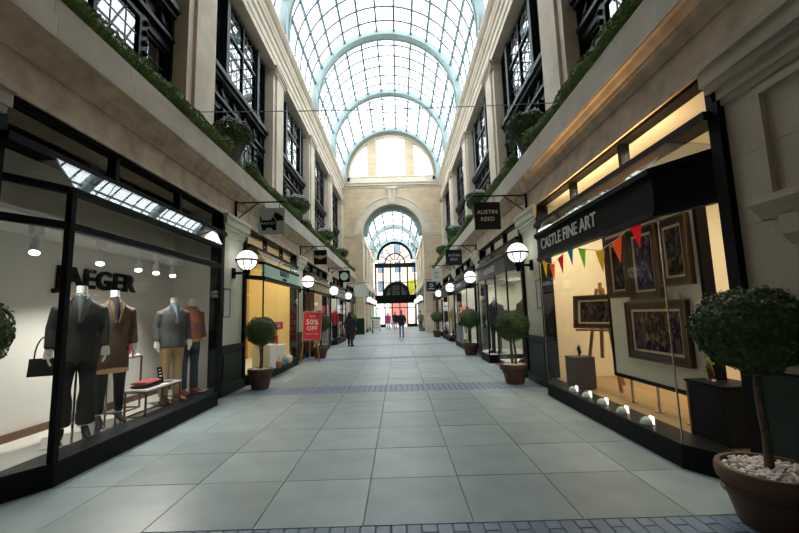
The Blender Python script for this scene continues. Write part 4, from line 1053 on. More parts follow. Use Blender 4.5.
        bd.tube([(0, -0.085, 1.615), (0, -0.112, 1.575), (0, -0.088, 1.565)], [(0.008, 0.008), (0.015, 0.012), (0.012, 0.01)], 6)        # nose
        bd.tube([(0, -0.088, 1.532), (0, -0.094, 1.538), (0, -0.088, 1.546)], [(0.024, 0.006), (0.026, 0.008), (0.022, 0.006)], 6)    # lips
        for q in (-1, 1):
            bd.tube([(q * 0.070, 0.012, 1.565), (q * 0.081, 0.016, 1.595), (q * 0.074, 0.014, 1.622)], [(0.010, 0.014), (0.010, 0.020), (0.010, 0.014)], 6)   # ears
            bd.tube([(q * 0.10, 0, 1.38), wr[q]], [0.045, 0.028], 8)
            hand(bd, (wr[q][0], wr[q][1], wr[q][2] - 0.01), (0, -0.1, -1), q)
        bd.tube([(0, 0, 1.44), (0, 0, 1.0)], [(0.11, 0.08), (0.13, 0.09)], 10)
        for q in (-1, 1): bd.tube(LG[q], [0.07, 0.05, 0.035], 8)
        b = O('body', organic('body', bd, skin, 0.0095, 1), None, t)
        for q in (-1, 1): O('eye', MB().ball((q * 0.030, -0.083, 1.608), 0.011, 8, 6), 'black', b)
        hr = MB().tube([(0, 0.03, 1.56), (0, 0.028, 1.60), (0, 0.014, 1.65), (0, 0.010, 1.70), (0, 0.010, 1.73)], [(0.072, 0.075), (0.085, 0.092), (0.087, 0.106), (0.066, 0.088), (0.02, 0.03)], 12)
        if long_: hr.tube([(0, 0.07, 1.62), (0, 0.085, 1.50), (0, 0.09, 1.38)], [(0.08, 0.045), (0.09, 0.045), (0.075, 0.03)], 10)
        O('hair', hr, hair, t, smooth=True)
    return t, wr
charc = cm('charcoal_wool', (0.022, 0.024, 0.026), 0.9, bump=0.2, bscale=200); blackc = cm('black_cloth', (0.010, 0.010, 0.012), 0.85)
camel = cm('brown_wool', (0.105, 0.065, 0.038), 0.9, bump=0.2, bscale=200); tan = cm('tan_cloth', (0.36, 0.22, 0.11), 0.8)
chino = cm('chino', (0.36, 0.25, 0.13), 0.85); denim = cm('dark_denim', (0.028, 0.040, 0.075), 0.85); greyj = cm('grey_blazer', (0.05, 0.055, 0.058), 0.9); denims = cm('denim_shirt', (0.15, 0.20, 0.27), 0.85)
rust = cm('rust_knit', (0.28, 0.085, 0.03), 0.9, bump=0.3, bscale=150); brownl = cm('brown_leather', (0.13, 0.045, 0.025), 0.4); must = cm('mustard', (0.42, 0.27, 0.03), 0.85)
FZ = ZP + 0.004
figure('mannequin', 'headless mannequin in charcoal jacket and black trousers carrying a black handbag', 'mannequin', (-3.74, 4.62, FZ), 0.7, 1.02, charc, 0.80, blackc, blackc, 'heel', scale=1.09, flare=0.085, waist=0.88, inner=cm('dark_teal', (0.05, 0.08, 0.08)))
figure('mannequin', 'headless mannequin in long brown coat, tan skirt and black tights', 'mannequin', (-3.78, 5.22, FZ), 0.95, 0.99, camel, 0.62, blackc, blackc, 'heel', scale=1.08, flare=0.046, waist=0.92, inner=blackc, skirt=(0.60, tan))
figure('mannequin', 'headless mannequin in grey blazer, blue shirt and beige chinos', 'mannequin', (-3.70, 6.45, FZ), PI / 2 - 0.6, 1.06, greyj, 0.82, chino, brownl, 'flat', scale=1.05, flare=0.068, inner=denims)
figure('mannequin', 'headless mannequin in rust jumper and dark jeans', 'mannequin', (-3.72, 7.02, FZ), PI / 2 - 0.5, 1.04, rust, 0.90, denim, brownl, 'flat', scale=1.05, flare=0.068, belt=must)
# handbag hanging on the first mannequin's arm
hb = E('handbag', (-3.96, 4.44, 0.93)); tag(hb, 'black handbag hanging at the side of the charcoal-jacket mannequin', 'handbag'); hb.rotation_euler = (0, 0, 0.4)
O('bag_body', MB().prism([(-0.13, 0), (0.13, 0), (0.115, 0.19), (-0.115, 0.19)], -0.045, 0.045, 'y'), blackc, hb); O('flap', MB().prism([(-0.12, 0.08), (0.12, 0.08), (0.115, 0.195), (-0.115, 0.195)], -0.052, -0.046, 'y'), blackc, hb)
O('handle', MB().tube([(0.09 * math.cos(a), 0, 0.19 + 0.24 * math.sin(a)) for a in [PI * i / 10 for i in range(11)]], 0.008, 6), blackc, hb)

# ================================================================== CLOTHES SHOP CONTENTS (left, first bay)
jg = shops['jaeger']
bwj = [c for c in jg.children if c.name.startswith('back_wall')][0]
text('lettering', 'JAEGER', 0.375, 'black', bwj, (0.9 - 0.03, -0.27, 2.10), SIDE, 0.02, 1.08, off=0.010, sx=1.15)
O('skirting', MB().box(0.87, 0.9, -2.2, 2.2, FZ, FZ + 0.09), cm('brown_skirting', (0.14, 0.07, 0.04), 0.5), jg)
text('lettering', 'SALE', 0.17, cm('purple_reflection', (0.10, 0.05, 0.14)), jg, (FU - WU + 0.006, -0.98, 1.37), SIDE, 0.001)  # reflection of the SALE opposite, put on the glass as coloured letters
spots = [(-3.80, 4.05, 0), (-3.80, 4.45, 1), (-3.80, 4.95, 0), (-3.80, 5.68, 0), (-3.80, 6.10, 0), (-3.80, 6.55, 0)]
tk = E('track_rail', (-3.80, 5.3, 2.56)); tag(tk, 'white ceiling light track above the clothes mannequins', 'light track'); O('rail', MB().box(-0.02, 0.02, -1.55, 1.55, -0.03, -0.001), 'white', tk)
O('rail_end', MB().box(-0.022, 0.022, 1.55, 1.57, -0.032, -0.001).box(-0.022, 0.022, -1.57, -1.55, -0.032, -0.001), 'chrome', tk)
spn = ['the handbag', 'the charcoal jacket', 'the J and A letters', 'the G letter', 'the last letters', 'the blazer mannequin']
for i, (x, y, off) in enumerate(spots):
    q = E('spotlight', (x, y, 2.53)); tag(q, 'white track spotlight aimed near %s' % spn[i], 'spotlight', 'track spotlights in the clothes window')
    O('gear_box', MB().box(-0.03, 0.03, -0.06, 0.06, -0.09, -0.001), 'white', q)
    O('stem', MB().tube([(0, 0, -0.09), (0, 0, -0.17)], 0.012, 6), 'white', q)
    d = Vector((0.25, -0.35, -0.8)).normalized(); c = Vector((0, 0, -0.21))
    O('head', MB().tube([c - d * 0.09, c - d * 0.02, c + d * 0.09], [0.030, 0.045, 0.05], 12), 'white', q, smooth=True)
    O('lamp_face', MB().tube([c + d * 0.0905, c + d * 0.093], [0.044, 0.044], 12), 'bulb', q)
    l = light('spot_beam', 'SPOT', tuple(Vector((x, y, 2.53)) + c + d * 0.11), (16, 20, 60, 60, 60, 60)[i], (1, 0.95, 0.85), 0.04, spot=math.radians(130)); l.rotation_euler = Vector((0.2, 0.1 - 0.1 * i, -1)).to_track_quat('-Z', 'Y').to_euler()
# nesting tables
bronze = cm('bronze_tube', (0.12, 0.065, 0.045), 0.4, metal=0.5)
def frame_table(loc, L, W_, H, label):
    t = E('display_table', loc); tag(t, label, 'table')
    O('top', MB().box(-W_ / 2, W_ / 2, -L / 2, L / 2, H - 0.025, H), 'white', t)
    for x in (-W_ / 2 + 0.01, W_ / 2 - 0.01):
        for y in (-L / 2 + 0.01, L / 2 - 0.01): O('leg', MB().box(x - 0.01, x + 0.01, y - 0.01, y + 0.01, 0, H - 0.025), bronze, t)
    f = MB()
    for z in (0.01, H - 0.035):
        for x in (-W_ / 2 + 0.01, W_ / 2 - 0.01): f.box(x - 0.009, x + 0.009, -L / 2 + 0.02, L / 2 - 0.02, z - 0.009, z + 0.009)
        for y in (-L / 2 + 0.01, L / 2 - 0.01): f.box(-W_ / 2 + 0.02, W_ / 2 - 0.02, y - 0.009, y + 0.009, z - 0.009, z + 0.009)
    O('stretcher', f, bronze, t); return t
frame_table((-3.60, 5.88, FZ), 0.85, 0.30, 0.37, 'low white topped bronze framed table between the mannequins')
frame_table((-4.16, 5.95, FZ), 0.42, 0.36, 0.80, 'taller bronze framed table carrying two handbags by the back wall')
def bag(loc, rz, col, w_, h_, label, group=None, d_=0.10):
    t = E('handbag', loc, rz); tag(t, label, 'handbag', group)
    b = O('bag_body', MB().prism([(-w_ / 2, 0), (w_ / 2, 0), (w_ * 0.42, h_ * 0.92), (w_ * 0.36, h_), (-w_ * 0.36, h_), (-w_ * 0.42, h_ * 0.92)], -d_ / 2, d_ / 2, 'y'), col, t)
    O('clasp', MB().box(-0.015, 0.015, -d_ / 2 - 0.006, -d_ / 2, h_ * 0.55, h_ * 0.68), 'chrome', b)
    O('handle', MB().tube([(w_ * 0.27 * math.cos(a), 0, h_ * 0.98 + h_ * 0.5 * math.sin(a)) for a in [PI * i / 10 for i in range(11)]], 0.008, 6), col, t)
    return t
bag((-4.14, 5.88, FZ + 0.80), 1.2, cm('crimson_leather', (0.30, 0.02, 0.05), 0.45), 0.26, 0.15, 'crimson handbag on the taller bronze table')
bag((-4.2, 6.07, FZ + 0.80), 1.3, cm('purple_leather', (0.17, 0.02, 0.12), 0.45), 0.16, 0.24, 'purple upright handbag on the taller bronze table', d_=0.07)
for i, (c, lab) in enumerate((((0.05, 0.035, 0.03), 'dark brown folded jumper under the red one on the low table'), ((0.30, 0.05, 0.05), 'red folded jumper on the low display table'))):
    f = E('folded_jumper', (-3.62, 5.72, FZ + 0.37 + i * 0.047), 0.1 * i); tag(f, lab, 'jumper')
    m_ = cm('jumper_%d' % i, c, 0.9)
    O('fold', organic('fold', MB().tube([(0, -0.2, 0.024), (0, -0.19, 0.024), (0, 0.17, 0.024), (0, 0.2, 0.024)], [(0.06, 0.012), (0.12, 0.024), (0.12, 0.026), (0.07, 0.013)], 12, up=(0, 0, 1)), m_, 0.008), None, f)
    O('sleeve_fold', MB().box(-0.06, 0.06, -0.12, 0.1, 0.036, 0.0465), m_, f)
cd_ = E('price_card', (-3.56, 6.0, FZ + 0.37), 0.0); tag(cd_, 'black display card with white script on the low table', 'card')
O('card', MB().panel([(-0.02, -0.06, 0.001), (-0.02, 0.06, 0.001), (-0.06, 0.06, 0.24), (-0.06, -0.06, 0.24)], 0.006), 'black', cd_); O('foot', MB().box(-0.07, -0.01, -0.05, 0.05, 0, 0.006), 'black', cd_)
for j in range(3): O('script_line', MB().box(-0.034 - 0.009 * j, -0.030 - 0.009 * j, -0.035, 0.035 - 0.01 * j, 0.10 + 0.045 * j, 0.118 + 0.045 * j), 'white', cd_)
for i, y in enumerate((6.14, 6.2)):
    g = E('magazine', (-3.56 - 0.05 * i, y, FZ + 0.37 + 0.008 * i), 0.25 * i); tag(g, 'thin %s brochure lying on the low table' % ('grey' if i else 'navy'), 'brochure')
    O('pages', MB().box(-0.08, 0.08, -0.10, 0.05, 0.0, 0.005), 'white', g); O('cover', MB().box(-0.08, 0.08, -0.10, 0.05, 0.005, 0.0075), cm('brochure_%d' % i, (0.25, 0.26, 0.28) if i else (0.03, 0.04, 0.08)), g)

# ================================================================== ART GALLERY CONTENTS (right, first bay)
def artmat(name, seed, cols):
    """generic abstract dark painting: blotches of colour"""
    m = bpy.data.materials.new(name); m.use_nodes = True; nt = m.node_tree; b = nt.nodes['Principled BSDF']; b.inputs['Roughness'].default_value = 0.6; b.inputs['Specular IOR Level'].default_value = 0.05
    tc = nt.nodes.new('ShaderNodeTexCoord'); mp = nt.nodes.new('ShaderNodeMapping'); mp.inputs['Location'].default_value = (seed * 3.7, seed * 1.3, seed * 2.1)
    mp.inputs['Scale'].default_value = (1, 1, 0.6)
    vo = nt.nodes.new('ShaderNodeTexVoronoi'); vo.inputs['Scale'].default_value = 19; no = nt.nodes.new('ShaderNodeTexNoise'); no.inputs['Scale'].default_value = 7; no.inputs['Detail'].default_value = 5
    nt.links.new(tc.outputs['Object'], mp.inputs[0]); nt.links.new(mp.outputs[0], no.inputs['Vector'])
    ad = nt.nodes.new('ShaderNodeVectorMath'); ad.operation = 'MULTIPLY_ADD'; ad.inputs[1].default_value = (0.35, 0.35, 0.35)
    nt.links.new(no.outputs['Color'], ad.inputs[0]); nt.links.new(mp.outputs[0], ad.inputs[2]); nt.links.new(ad.outputs[0], vo.inputs['Vector'])
    sp = nt.nodes.new('ShaderNodeSeparateColor'); nt.links.new(vo.outputs['Color'], sp.inputs[0])
    cr = nt.nodes.new('ShaderNodeValToRGB'); cr.color_ramp.interpolation = 'LINEAR'
    while len(cr.color_ramp.elements) < len(cols): cr.color_ramp.elements.new(0.5)
    cols = [tuple(v * 0.7 for v in c) for c in cols]
    for i, c in enumerate(cols): cr.color_ramp.elements[i].position = i / (len(cols) - 1); cr.color_ramp.elements[i].color = (*c, 1)
    nt.links.new(sp.outputs[0], cr.inputs[0]); nt.links.new(cr.outputs[0], b.inputs['Base Color']); return m
PALS = [[(0.01, 0.01, 0.015), (0.02, 0.015, 0.02), (0.03, 0.02, 0.02), (0.10, 0.08, 0.07), (0.02, 0.02, 0.03), (0.28, 0.25, 0.22)],
        [(0.01, 0.01, 0.02), (0.05, 0.02, 0.14), (0.02, 0.02, 0.03), (0.12, 0.05, 0.22), (0.03, 0.03, 0.03), (0.30, 0.27, 0.25), (0.02, 0.01, 0.02)],
        [(0.02, 0.02, 0.02), (0.04, 0.035, 0.03), (0.015, 0.015, 0.02), (0.30, 0.22, 0.10), (0.05, 0.08, 0.16), (0.03, 0.02, 0.03)],
        [(0.01, 0.01, 0.02), (0.04, 0.02, 0.10), (0.03, 0.02, 0.02), (0.20, 0.13, 0.06), (0.07, 0.02, 0.16), (0.38, 0.32, 0.22), (0.02, 0.02, 0.02), (0.10, 0.14, 0.03)],
        [(0.015, 0.015, 0.015), (0.04, 0.03, 0.03), (0.02, 0.02, 0.025), (0.25, 0.20, 0.18), (0.10, 0.02, 0.03), (0.03, 0.03, 0.03)]]
def painting(name_label, loc, rot, w_, h_, pal, fw=0.09):
    """framed picture in local XZ plane facing -y"""
    t = E('framed_painting', loc); t.rotation_euler = rot; tag(t, name_label, 'painting')
    f = MB(); a, b = w_ / 2, h_ / 2
    for (x0, x1, z0, z1) in ((-a, a, b - fw, b), (-a, a, -b, -b + fw), (-a, -a + fw, -b + fw, b - fw), (a - fw, a, -b + fw, b - fw)): f.box(x0, x1, -0.05, 0, z0, z1)
    fo = O('frame', f, 'gilt', t)
    f2 = MB(); e = 0.022
    for (x0, x1, z0, z1) in ((-a, a, b - e, b), (-a, a, -b, -b + e), (-a, -a + e, -b + e, b - e), (a - e, a, -b + e, b - e)): f2.box(x0, x1, -0.065, -0.05, z0, z1)
    O('frame_moulding', f2, cm('dark_gilt', (0.14, 0.085, 0.035), 0.4, metal=0.4), fo)
    g = MB(); a2, b2 = a - fw, b - fw; l = 0.028
    for (x0, x1, z0, z1) in ((-a2, a2, b2 - l, b2), (-a2, a2, -b2, -b2 + l), (-a2, -a2 + l, -b2 + l, b2 - l), (a2 - l, a2, -b2 + l, b2 - l)): g.box(x0, x1, -0.035, 0, z0, z1)
    O('liner', g, 'liner', t)
    O('canvas', MB().box(-a2 + l, a2 - l, -0.02, 0, -b2 + l, b2 - l), artmat('canvas_%d' % pal, pal + 1.0, PALS[pal]), t)
    return t
FX = (0, 0, -PI / 2)       # facing the corridor from the right wall (-X)
BRX = 3.17
bd = E('display_board', (BRX, 4.96, FZ)); tag(bd, 'freestanding cream display board with dark edges carrying four framed paintings', 'display board')
O('panel', MB().box(0.0, 0.05, -0.90, 0.90, 0.36, 2.40), 'boardcream', bd)
e = MB()
for (y0, y1, z0, z1) in ((-0.95, -0.90, 0.31, 2.45), (0.90, 0.95, 0.31, 2.45), (-0.90, 0.90, 0.31, 0.36), (-0.90, 0.90, 2.40, 2.45)): e.box(-0.012, 0.10, y0, y1, z0, z1)
O('edge_frame', e, 'black', bd)
for y in (-0.5, 0.05, 0.6): O('leg', MB().tube([(0.03, y, 0.0), (0.03, y, 0.32)], 0.018, 8).lathe([(0.001, 0.012), (0.06, 0.01), (0.06, 0), (0.001, 0)], 0.03, y, seg=12), 'chrome', bd)
xf = BRX - 0.003
painting('narrow portrait painting in bronze frame, on the display board nearest the easel', (xf, 5.52, 2.07), FX, 0.52, 0.86, 0)
painting('tall portrait painting with violet streaks in bronze frame, middle of the display board', (xf, 4.93, 2.06), FX, 0.60, 0.92, 1)
painting('portrait painting with pale and ochre marks in wide bronze frame, beside the violet one', (xf, 4.37, 2.12), FX, 0.50, 0.78, 2)
painting('large landscape painting with violet and gold marks under the portrait paintings', (xf, 4.83, 1.20), FX, 1.14, 0.74, 3, 0.10)
for i, (y, z, lab) in enumerate(((5.28, 1.52, 'under the narrow portrait'), (4.44, 1.62, 'under the ochre portrait'), (4.10, 1.52, 'by the board edge'), (4.16, 1.2, 'beside the large landscape painting'))):
    c = O('price_label', MB().box(-0.006, 0, -0.05, 0.05, -0.04, 0.04) if i < 3 else MB().box(-0.006, 0, -0.05, 0.05, -0.17, 0.17), 'white' if i < 3 else cm('plum_card', (0.06, 0.02, 0.07)), loc=(xf + 0.002, y, z)); tag(c, 'small %s label on the display board %s' % ('white' if i < 3 else 'plum', lab), 'label')
# easel with painting, facing the street corner
ez = E('easel', (3.28, 6.42, FZ), -PI / 4 - 0.2); tag(ez, 'wooden tripod easel holding a landscape painting in the gallery', 'easel')
for q in (-1, 1): O('leg', MB().bar((q * 0.28, -0.08, 0.008), (q * 0.05, 0.06, 1.62), 0.045, 0.03), 'wood', ez)
O('rear_leg', MB().bar((0, 0.55, 0.008), (0, 0.08, 1.5), 0.04, 0.03), 'wood', ez)
O('ledge', MB().box(-0.36, 0.36, -0.14, -0.02, 0.93, 0.96), 'wood', ez); O('mast', MB().bar((0, -0.03, 0.5), (0, 0.09, 1.72), 0.05, 0.03), 'wood', ez)
v = Vector((math.cos(-PI / 4 - 0.2) * 0 - math.sin(-PI / 4 - 0.2) * -0.09, math.sin(-PI / 4 - 0.2) * 0 + math.cos(-PI / 4 - 0.2) * -0.09))
painting('landscape painting of dark still life standing on the wooden easel', (3.28 + v.x, 6.42 + v.y, FZ + 0.965 + 0.275), (-0.1, 0, -PI / 4 - 0.2), 0.74, 0.54, 4, 0.075)
def figurine(loc, label, c1, c2):
    t = E('figurine', loc); tag(t, label, 'figurine')
    O('foot', MB().lathe([(0.001, 0), (0.045, 0), (0.04, 0.02), (0.001, 0.02)], seg=12), 'chrome', t)
    O('body', MB().tube([(0, 0, 0.018), (0.01, 0, 0.07), (-0.006, 0, 0.13), (0.0, 0, 0.165)], [0.018, 0.03, 0.033, 0.014], 8), c1, t, smooth=True)
    O('head', MB().ball((0, 0, 0.185), 0.024, 8, 6), c2, t, smooth=True); O('arms', MB().tube([(-0.06, 0, 0.09), (0, 0, 0.145), (0.055, 0, 0.17)], 0.010, 6), c2, t, smooth=True)
pl = E('display_plinth', (2.98, 6.62, FZ)); tag(pl, 'dark square plinth carrying a small figurine in front of the easel', 'plinth')
O('block', MB().box(-0.17, 0.17, -0.17, 0.17, 0.03, 0.5), cm('dark_plinth', (0.035, 0.026, 0.022), 0.5), pl); O('base', MB().box(-0.16, 0.16, -0.16, 0.16, 0, 0.03), 'black', pl); O('top_board', MB().box(-0.175, 0.175, -0.175, 0.175, 0.5, 0.512), M['dark_plinth'], pl)
figurine((2.98, 6.62, FZ + 0.512), 'small figurine in black and pale blue on the dark square plinth', 'black', cm('pale_blue_glaze', (0.45, 0.55, 0.6)))
cb = E('display_cabinet', (3.13, 3.98, FZ)); tag(cb, 'black display cabinet with wooden side carrying a green figurine', 'cabinet')
O('body', MB().box(-0.18, 0.2, -0.30, 0.14, 0.02, 0.52), 'black', cb); O('side_panel', MB().box(-0.19, 0.2, 0.14, 0.165, 0.0, 0.53), 'wood', cb); O('top', MB().box(-0.2, 0.21, -0.31, 0.17, 0.53, 0.55), 'black', cb); O('foot', MB().box(-0.16, 0.18, -0.28, 0.12, 0, 0.02), 'black', cb)
figurine((3.08, 3.98, FZ + 0.55), 'green and bronze figurine on the black display cabinet', cm('bronze_fig', (0.12, 0.08, 0.04), 0.4), cm('lime_glaze', (0.25, 0.38, 0.05)))
# floor uplighters behind the glass
for i, (x, y) in enumerate(((2.73, 6.34), (2.73, 5.9), (2.73, 5.45), (2.73, 4.98), (2.73, 4.5))):
    u = E('uplighter', (x, y, FZ)); tag(u, 'pale green dome uplighter on the gallery window floor, number %s from the dark plinth' % ('one', 'two', 'three', 'four', 'five')[i], 'uplighter', 'uplighters along the gallery glass')
    O('shell', MB().lathe([(0.085, 0.0), (0.082, 0.03), (0.066, 0.062), (0.035, 0.082), (0.001, 0.088)], seg=16, ang0=PI / 2, ang1=PI * 3 / 2).prism([(0, -0.085), (0.012, -0.085), (0.012, 0.085), (0, 0.085)], 0, 0.012, 'z'), cm('pale_green_enamel', (0.42, 0.52, 0.47), 0.4), u, smooth=True)
    O('lamp_face', MB().panel([(0.03, -0.065, 0.014), (0.03, 0.065, 0.014), (0.045, 0.04, 0.092), (0.045, -0.04, 0.092)], 0.004), cm('uplighter_face', (1.0, 0.92, 0.8), 0.3, emit=2.0), u)
    l = light('uplighter_beam', 'SPOT', (x + 0.03, y, FZ + 0.1), 12.0, (1, 0.80, 0.5), 0.04, spot=math.radians(60)); l.rotation_euler = Vector((0.0, 0, 1)).to_track_quat('-Z', 'Y').to_euler()
# bunting
fl_ = [(543, 7.00, 2.36, (0.90, 0.72, 0.04)), (554, 6.66, 2.27, (0.95, 0.30, 0.05)), (564, 6.29, 2.36, (0.85, 0.05, 0.10)), (574, 5.93, 2.45, (0.10, 0.42, 0.68)), (586, 5.55, 2.36, (0.38, 0.80, 0.06)), (604, 5.06, 2.25, (0.88, 0.66, 0.06)), (622, 4.65, 2.32, (0.95, 0.28, 0.05)), (643, 4.25, 2.44, (0.88, 0.04, 0.10))]
bn = E('bunting', (2.66, 5.93, 2.45)); tag(bn, 'string of coloured triangular bunting flags inside the gallery glass', 'bunting')
P = [(0, 7.10 - 5.93, -0.01)] + [(0, y - 5.93, z - 2.45) for _, y, z, _ in fl_] + [(0, 4.1 - 5.93, 0.0)]
O('string', MB().tube(P, 0.005, 5), 'white', bn)
for i, (_, y, z, c) in enumerate(fl_):
    a, b = P[i], P[i + 2]; sl_ = (b[2] - a[2]) / (b[1] - a[1]); yc, zc = y - 5.93, z - 2.45
    fm_ = cm('flag_%d' % i, c, 0.8); nt = fm_.node_tree; tl = nt.nodes.new('ShaderNodeBsdfTranslucent'); tl.inputs[0].default_value = (*c, 1); mx = nt.nodes.new('ShaderNodeMixShader'); mx.inputs[0].default_value = 0.5
    nt.links.new(nt.nodes['Principled BSDF'].outputs[0], mx.inputs[1]); nt.links.new(tl.outputs[0], mx.inputs[2]); nt.links.new(mx.outputs[0], nt.nodes['Material Output'].inputs[0])
    O('flag', MB().panel([(0.0, yc + 0.115, zc + 0.115 * sl_), (0.0, yc - 0.115, zc - 0.115 * sl_), (0.012, yc - 0.02, zc - 0.29)], 0.003), cm('flag_%d' % i, c, 0.8), bn)
text('lettering', 'who', 0.26, cm('faint_grey_paint', (0.52, 0.47, 0.36)), [c for c in shops['castle'].children if c.name.startswith('back_wall')][0], (2.195, 2.0 - 0.5, 1.75), SIDE, 0.001)
fr2 = painting('tall dark framed picture on the back wall behind the display board', (XC + WU + 2.19, 4.55, 1.9), FX, 0.45, 0.9, 0, 0.05)

# ================================================================== HANDBAG SHOP (left, second bay)
redl = cm('red_leather', (0.36, 0.03, 0.03), 0.45); tanl = cm('tan_leather', (0.45, 0.26, 0.12), 0.5)
for i, (x, y, w_, h_) in enumerate(((-3.42, 10.05, 0.5, 0.62), (-3.45, 10.95, 0.62, 0.55))):
    p = E('display_plinth', (x, y, FZ)); tag(p, '%s white display plinth carrying red handbags' % ('narrower taller' if i == 0 else 'wider lower'), 'plinth')
    O('block', MB().box(-0.22, 0.22, -w_ / 2, w_ / 2, 0.02, h_), 'white', p); O('base', MB().box(-0.2, 0.2, -w_ / 2 + 0.02, w_ / 2 - 0.02, 0, 0.02), 'urn', p)
    for j in range(2): bag((x, y - 0.13 + 0.26 * j, FZ + h_), PI / 2 + 0.25, redl if (i + j) % 2 == 0 else cm('dark_red_leather', (0.18, 0.02, 0.02), 0.45), 0.24, 0.25, '%s handbag on the %s white plinth' % ('bright red' if (i + j) % 2 == 0 else 'dark red', 'narrower' if i == 0 else 'wider'), d_=0.09)
for i, (x, y, c, lab) in enumerate(((-3.16, 10.35, tanl, 'tan rounded handbag lying on the window floor'), (-3.16, 11.3, cm('cream_leather', (0.62, 0.52, 0.40), 0.5), 'cream rounded handbag lying on the window floor'), (-3.17, 10.85, cm('teal_leather', (0.10, 0.26, 0.28), 0.5), 'teal rounded handbag on the window floor'))):
    t = E('round_handbag', (x + 0.02, y, FZ), 0.3); tag(t, lab, 'handbag')
    O('bag_body', MB().tube([(0, -0.17, 0.07), (0, -0.13, 0.10), (0, 0, 0.125), (0, 0.13, 0.10), (0, 0.17, 0.07)], [(0.03, 0.03), (0.07, 0.095), (0.085, 0.12), (0.07, 0.095), (0.03, 0.03)], 12, up=(0, 0, 1)), c, t, smooth=True); O('handle', MB().tube([(0, 0.1 * math.cos(a), 0.21 + 0.07 * math.sin(a)) for a in [PI * i_ / 8 for i_ in range(9)]], 0.009, 6), c, t)
st = E('window_sticker', (XC - FU - 0.0, 10.55, 1.28)); tag(st, 'red SALE sticker on the RADLEY window glass', 'sticker'); st.rotation_euler = (0, 0, PI)
O('vinyl', MB().box(-0.004, 0.0, -0.42, 0.42, -0.10, 0.10), cm('sale_red', (0.62, 0.03, 0.07), 0.5), st); text('lettering', 'SALE', 0.15, 'white', st, (-0.006, 0, 0), SIDE, 0.001, 1.2)
for i in range(4):
    p = O('shop_panel', MB().box(-0.03, 0.0, -0.28, 0.28, 0, 2.6), cm('tan_panel', (0.42, 0.26, 0.10), 0.6), loc=(XC - WU - 1.42, 9.5 + i * 1.05, FZ)); tag(p, 'tall tan wall panel inside the handbag shop, %s from the JAEGER side' % ('first', 'second', 'third', 'fourth')[i], 'panel', 'tan wall panels in the handbag shop')
# ================================================================== SALE BOARD
sb = E('sale_board', (-2.98, 13.2, 0), 0.25); tag(sb, 'red 50% OFF sale board on a wooden easel beside the pavement pots', 'sign')
for q in (-1, 1): O('leg', MB().bar((q * 0.30, -0.12, 0.012), (q * 0.10, 0.05, 1.75), 0.045, 0.03), 'wood', sb)
O('rear_leg', MB().bar((0, 0.5, 0.012), (0, 0.07, 1.65), 0.04, 0.03), 'wood', sb); O('crossbar', MB().box(-0.3, 0.3, -0.13, -0.06, 0.70, 0.74), 'wood', sb)
pb_ = O('poster', MB().box(-0.29, 0.29, -0.15, -0.13, 0.745, 1.64), cm('sale_red', (0.62, 0.03, 0.07)), sb, rot=(-0.06, 0.05, 0)); O('poster_edge', MB().box(-0.305, 0.305, -0.13, -0.12, 0.73, 1.655), 'white', pb_)
for (tx, sz, z) in (('SALE', 0.09, 1.50), ('50%', 0.24, 1.30), ('OFF', 0.19, 1.10), ('SELECTED LINES', 0.055, 0.92)): text('lettering', tx, sz, 'white', pb_, (0, -0.152, z), FRONT, 0.001, 1.05, off=0.004 if sz > 0.1 else 0)

# ================================================================== OTHER SHOPS
brick = cm('brown_brick', (0.16, 0.085, 0.05), 0.85, noise=0.3, nscale=12)
bpz = E('brick_pier', (-3.62, 15.35, 0.0)); tag(bpz, 'brown brick pier inside the window with pale gold fascia', 'pier')
bme = MB().box(-0.11, 0.11, -0.105, 0.105, -0.034, 0.034).mesh('brick', brick)
O('mortar_core', MB().box(-0.205, 0.205, -0.205, 0.205, FZ, 2.4), 'joint', bpz)
for r in range(29):
    for (x, y, a) in ((-0.11, -0.11, 0), (0.115, -0.11, 0), (-0.11, 0.11, 0), (0.115, 0.11, 0)): O('brick', bme, None, bpz, (x * 1.0 - 0.0, y, FZ + 0.04 + r * 0.076), (0, 0, 0))
redd = cm('red_dress', (0.55, 0.02, 0.04), 0.8); pink = cm('magenta_cloth', (0.50, 0.03, 0.25), 0.8); goldd = cm('gold_dress', (0.42, 0.30, 0.08), 0.6)
figure('mannequin', 'headless mannequin in red top behind the shop glass', 'mannequin', (-3.42, 20.9, FZ), PI / 2 - 0.9, 1.0, redd, 0.75, blackc, blackc, 'flat', scale=1.05, voxel=0.03)
figure('mannequin', 'headless mannequin in long black coat next to the red one', 'mannequin', (-3.45, 21.7, FZ), PI / 2 - 0.9, 1.0, blackc, 0.55, blackc, blackc, 'flat', scale=1.05, voxel=0.03)
figure('mannequin', 'headless mannequin in black coat inside the pale gold shop window', 'mannequin', (-3.40, 16.6, FZ), PI / 2 - 0.9, 1.05, blackc, 0.6, charc, blackc, 'flat', scale=1.05, voxel=0.03)
figure('mannequin', 'headless mannequin in navy suit and pale blue shirt in the glass box', 'mannequin', (2.95, 12.05, 0.25), -PI / 2 + 0.9, 1.1, cm('navy_suit', (0.022, 0.030, 0.055), 0.85), 0.80, M['navy_suit'], blackc, 'flat', scale=1.05, inner=denims, voxel=0.025)
figure('mannequin', 'headless mannequin in brown jacket and jeans in the near AUSTIN REED glass box', 'mannequin', (3.15, 9.7, 0.25), -PI / 2 + 0.7, 1.1, camel, 0.82, denim, brownl, 'flat', scale=1.05, inner=denims, voxel=0.025)
figure('mannequin', 'headless mannequin in magenta jacket behind the neon yellow posters', 'mannequin', (3.05, 17.6, FZ), -PI / 2 + 0.9, 1.0, pink, 0.8, blackc, blackc, 'flat', scale=1.05, voxel=0.03)
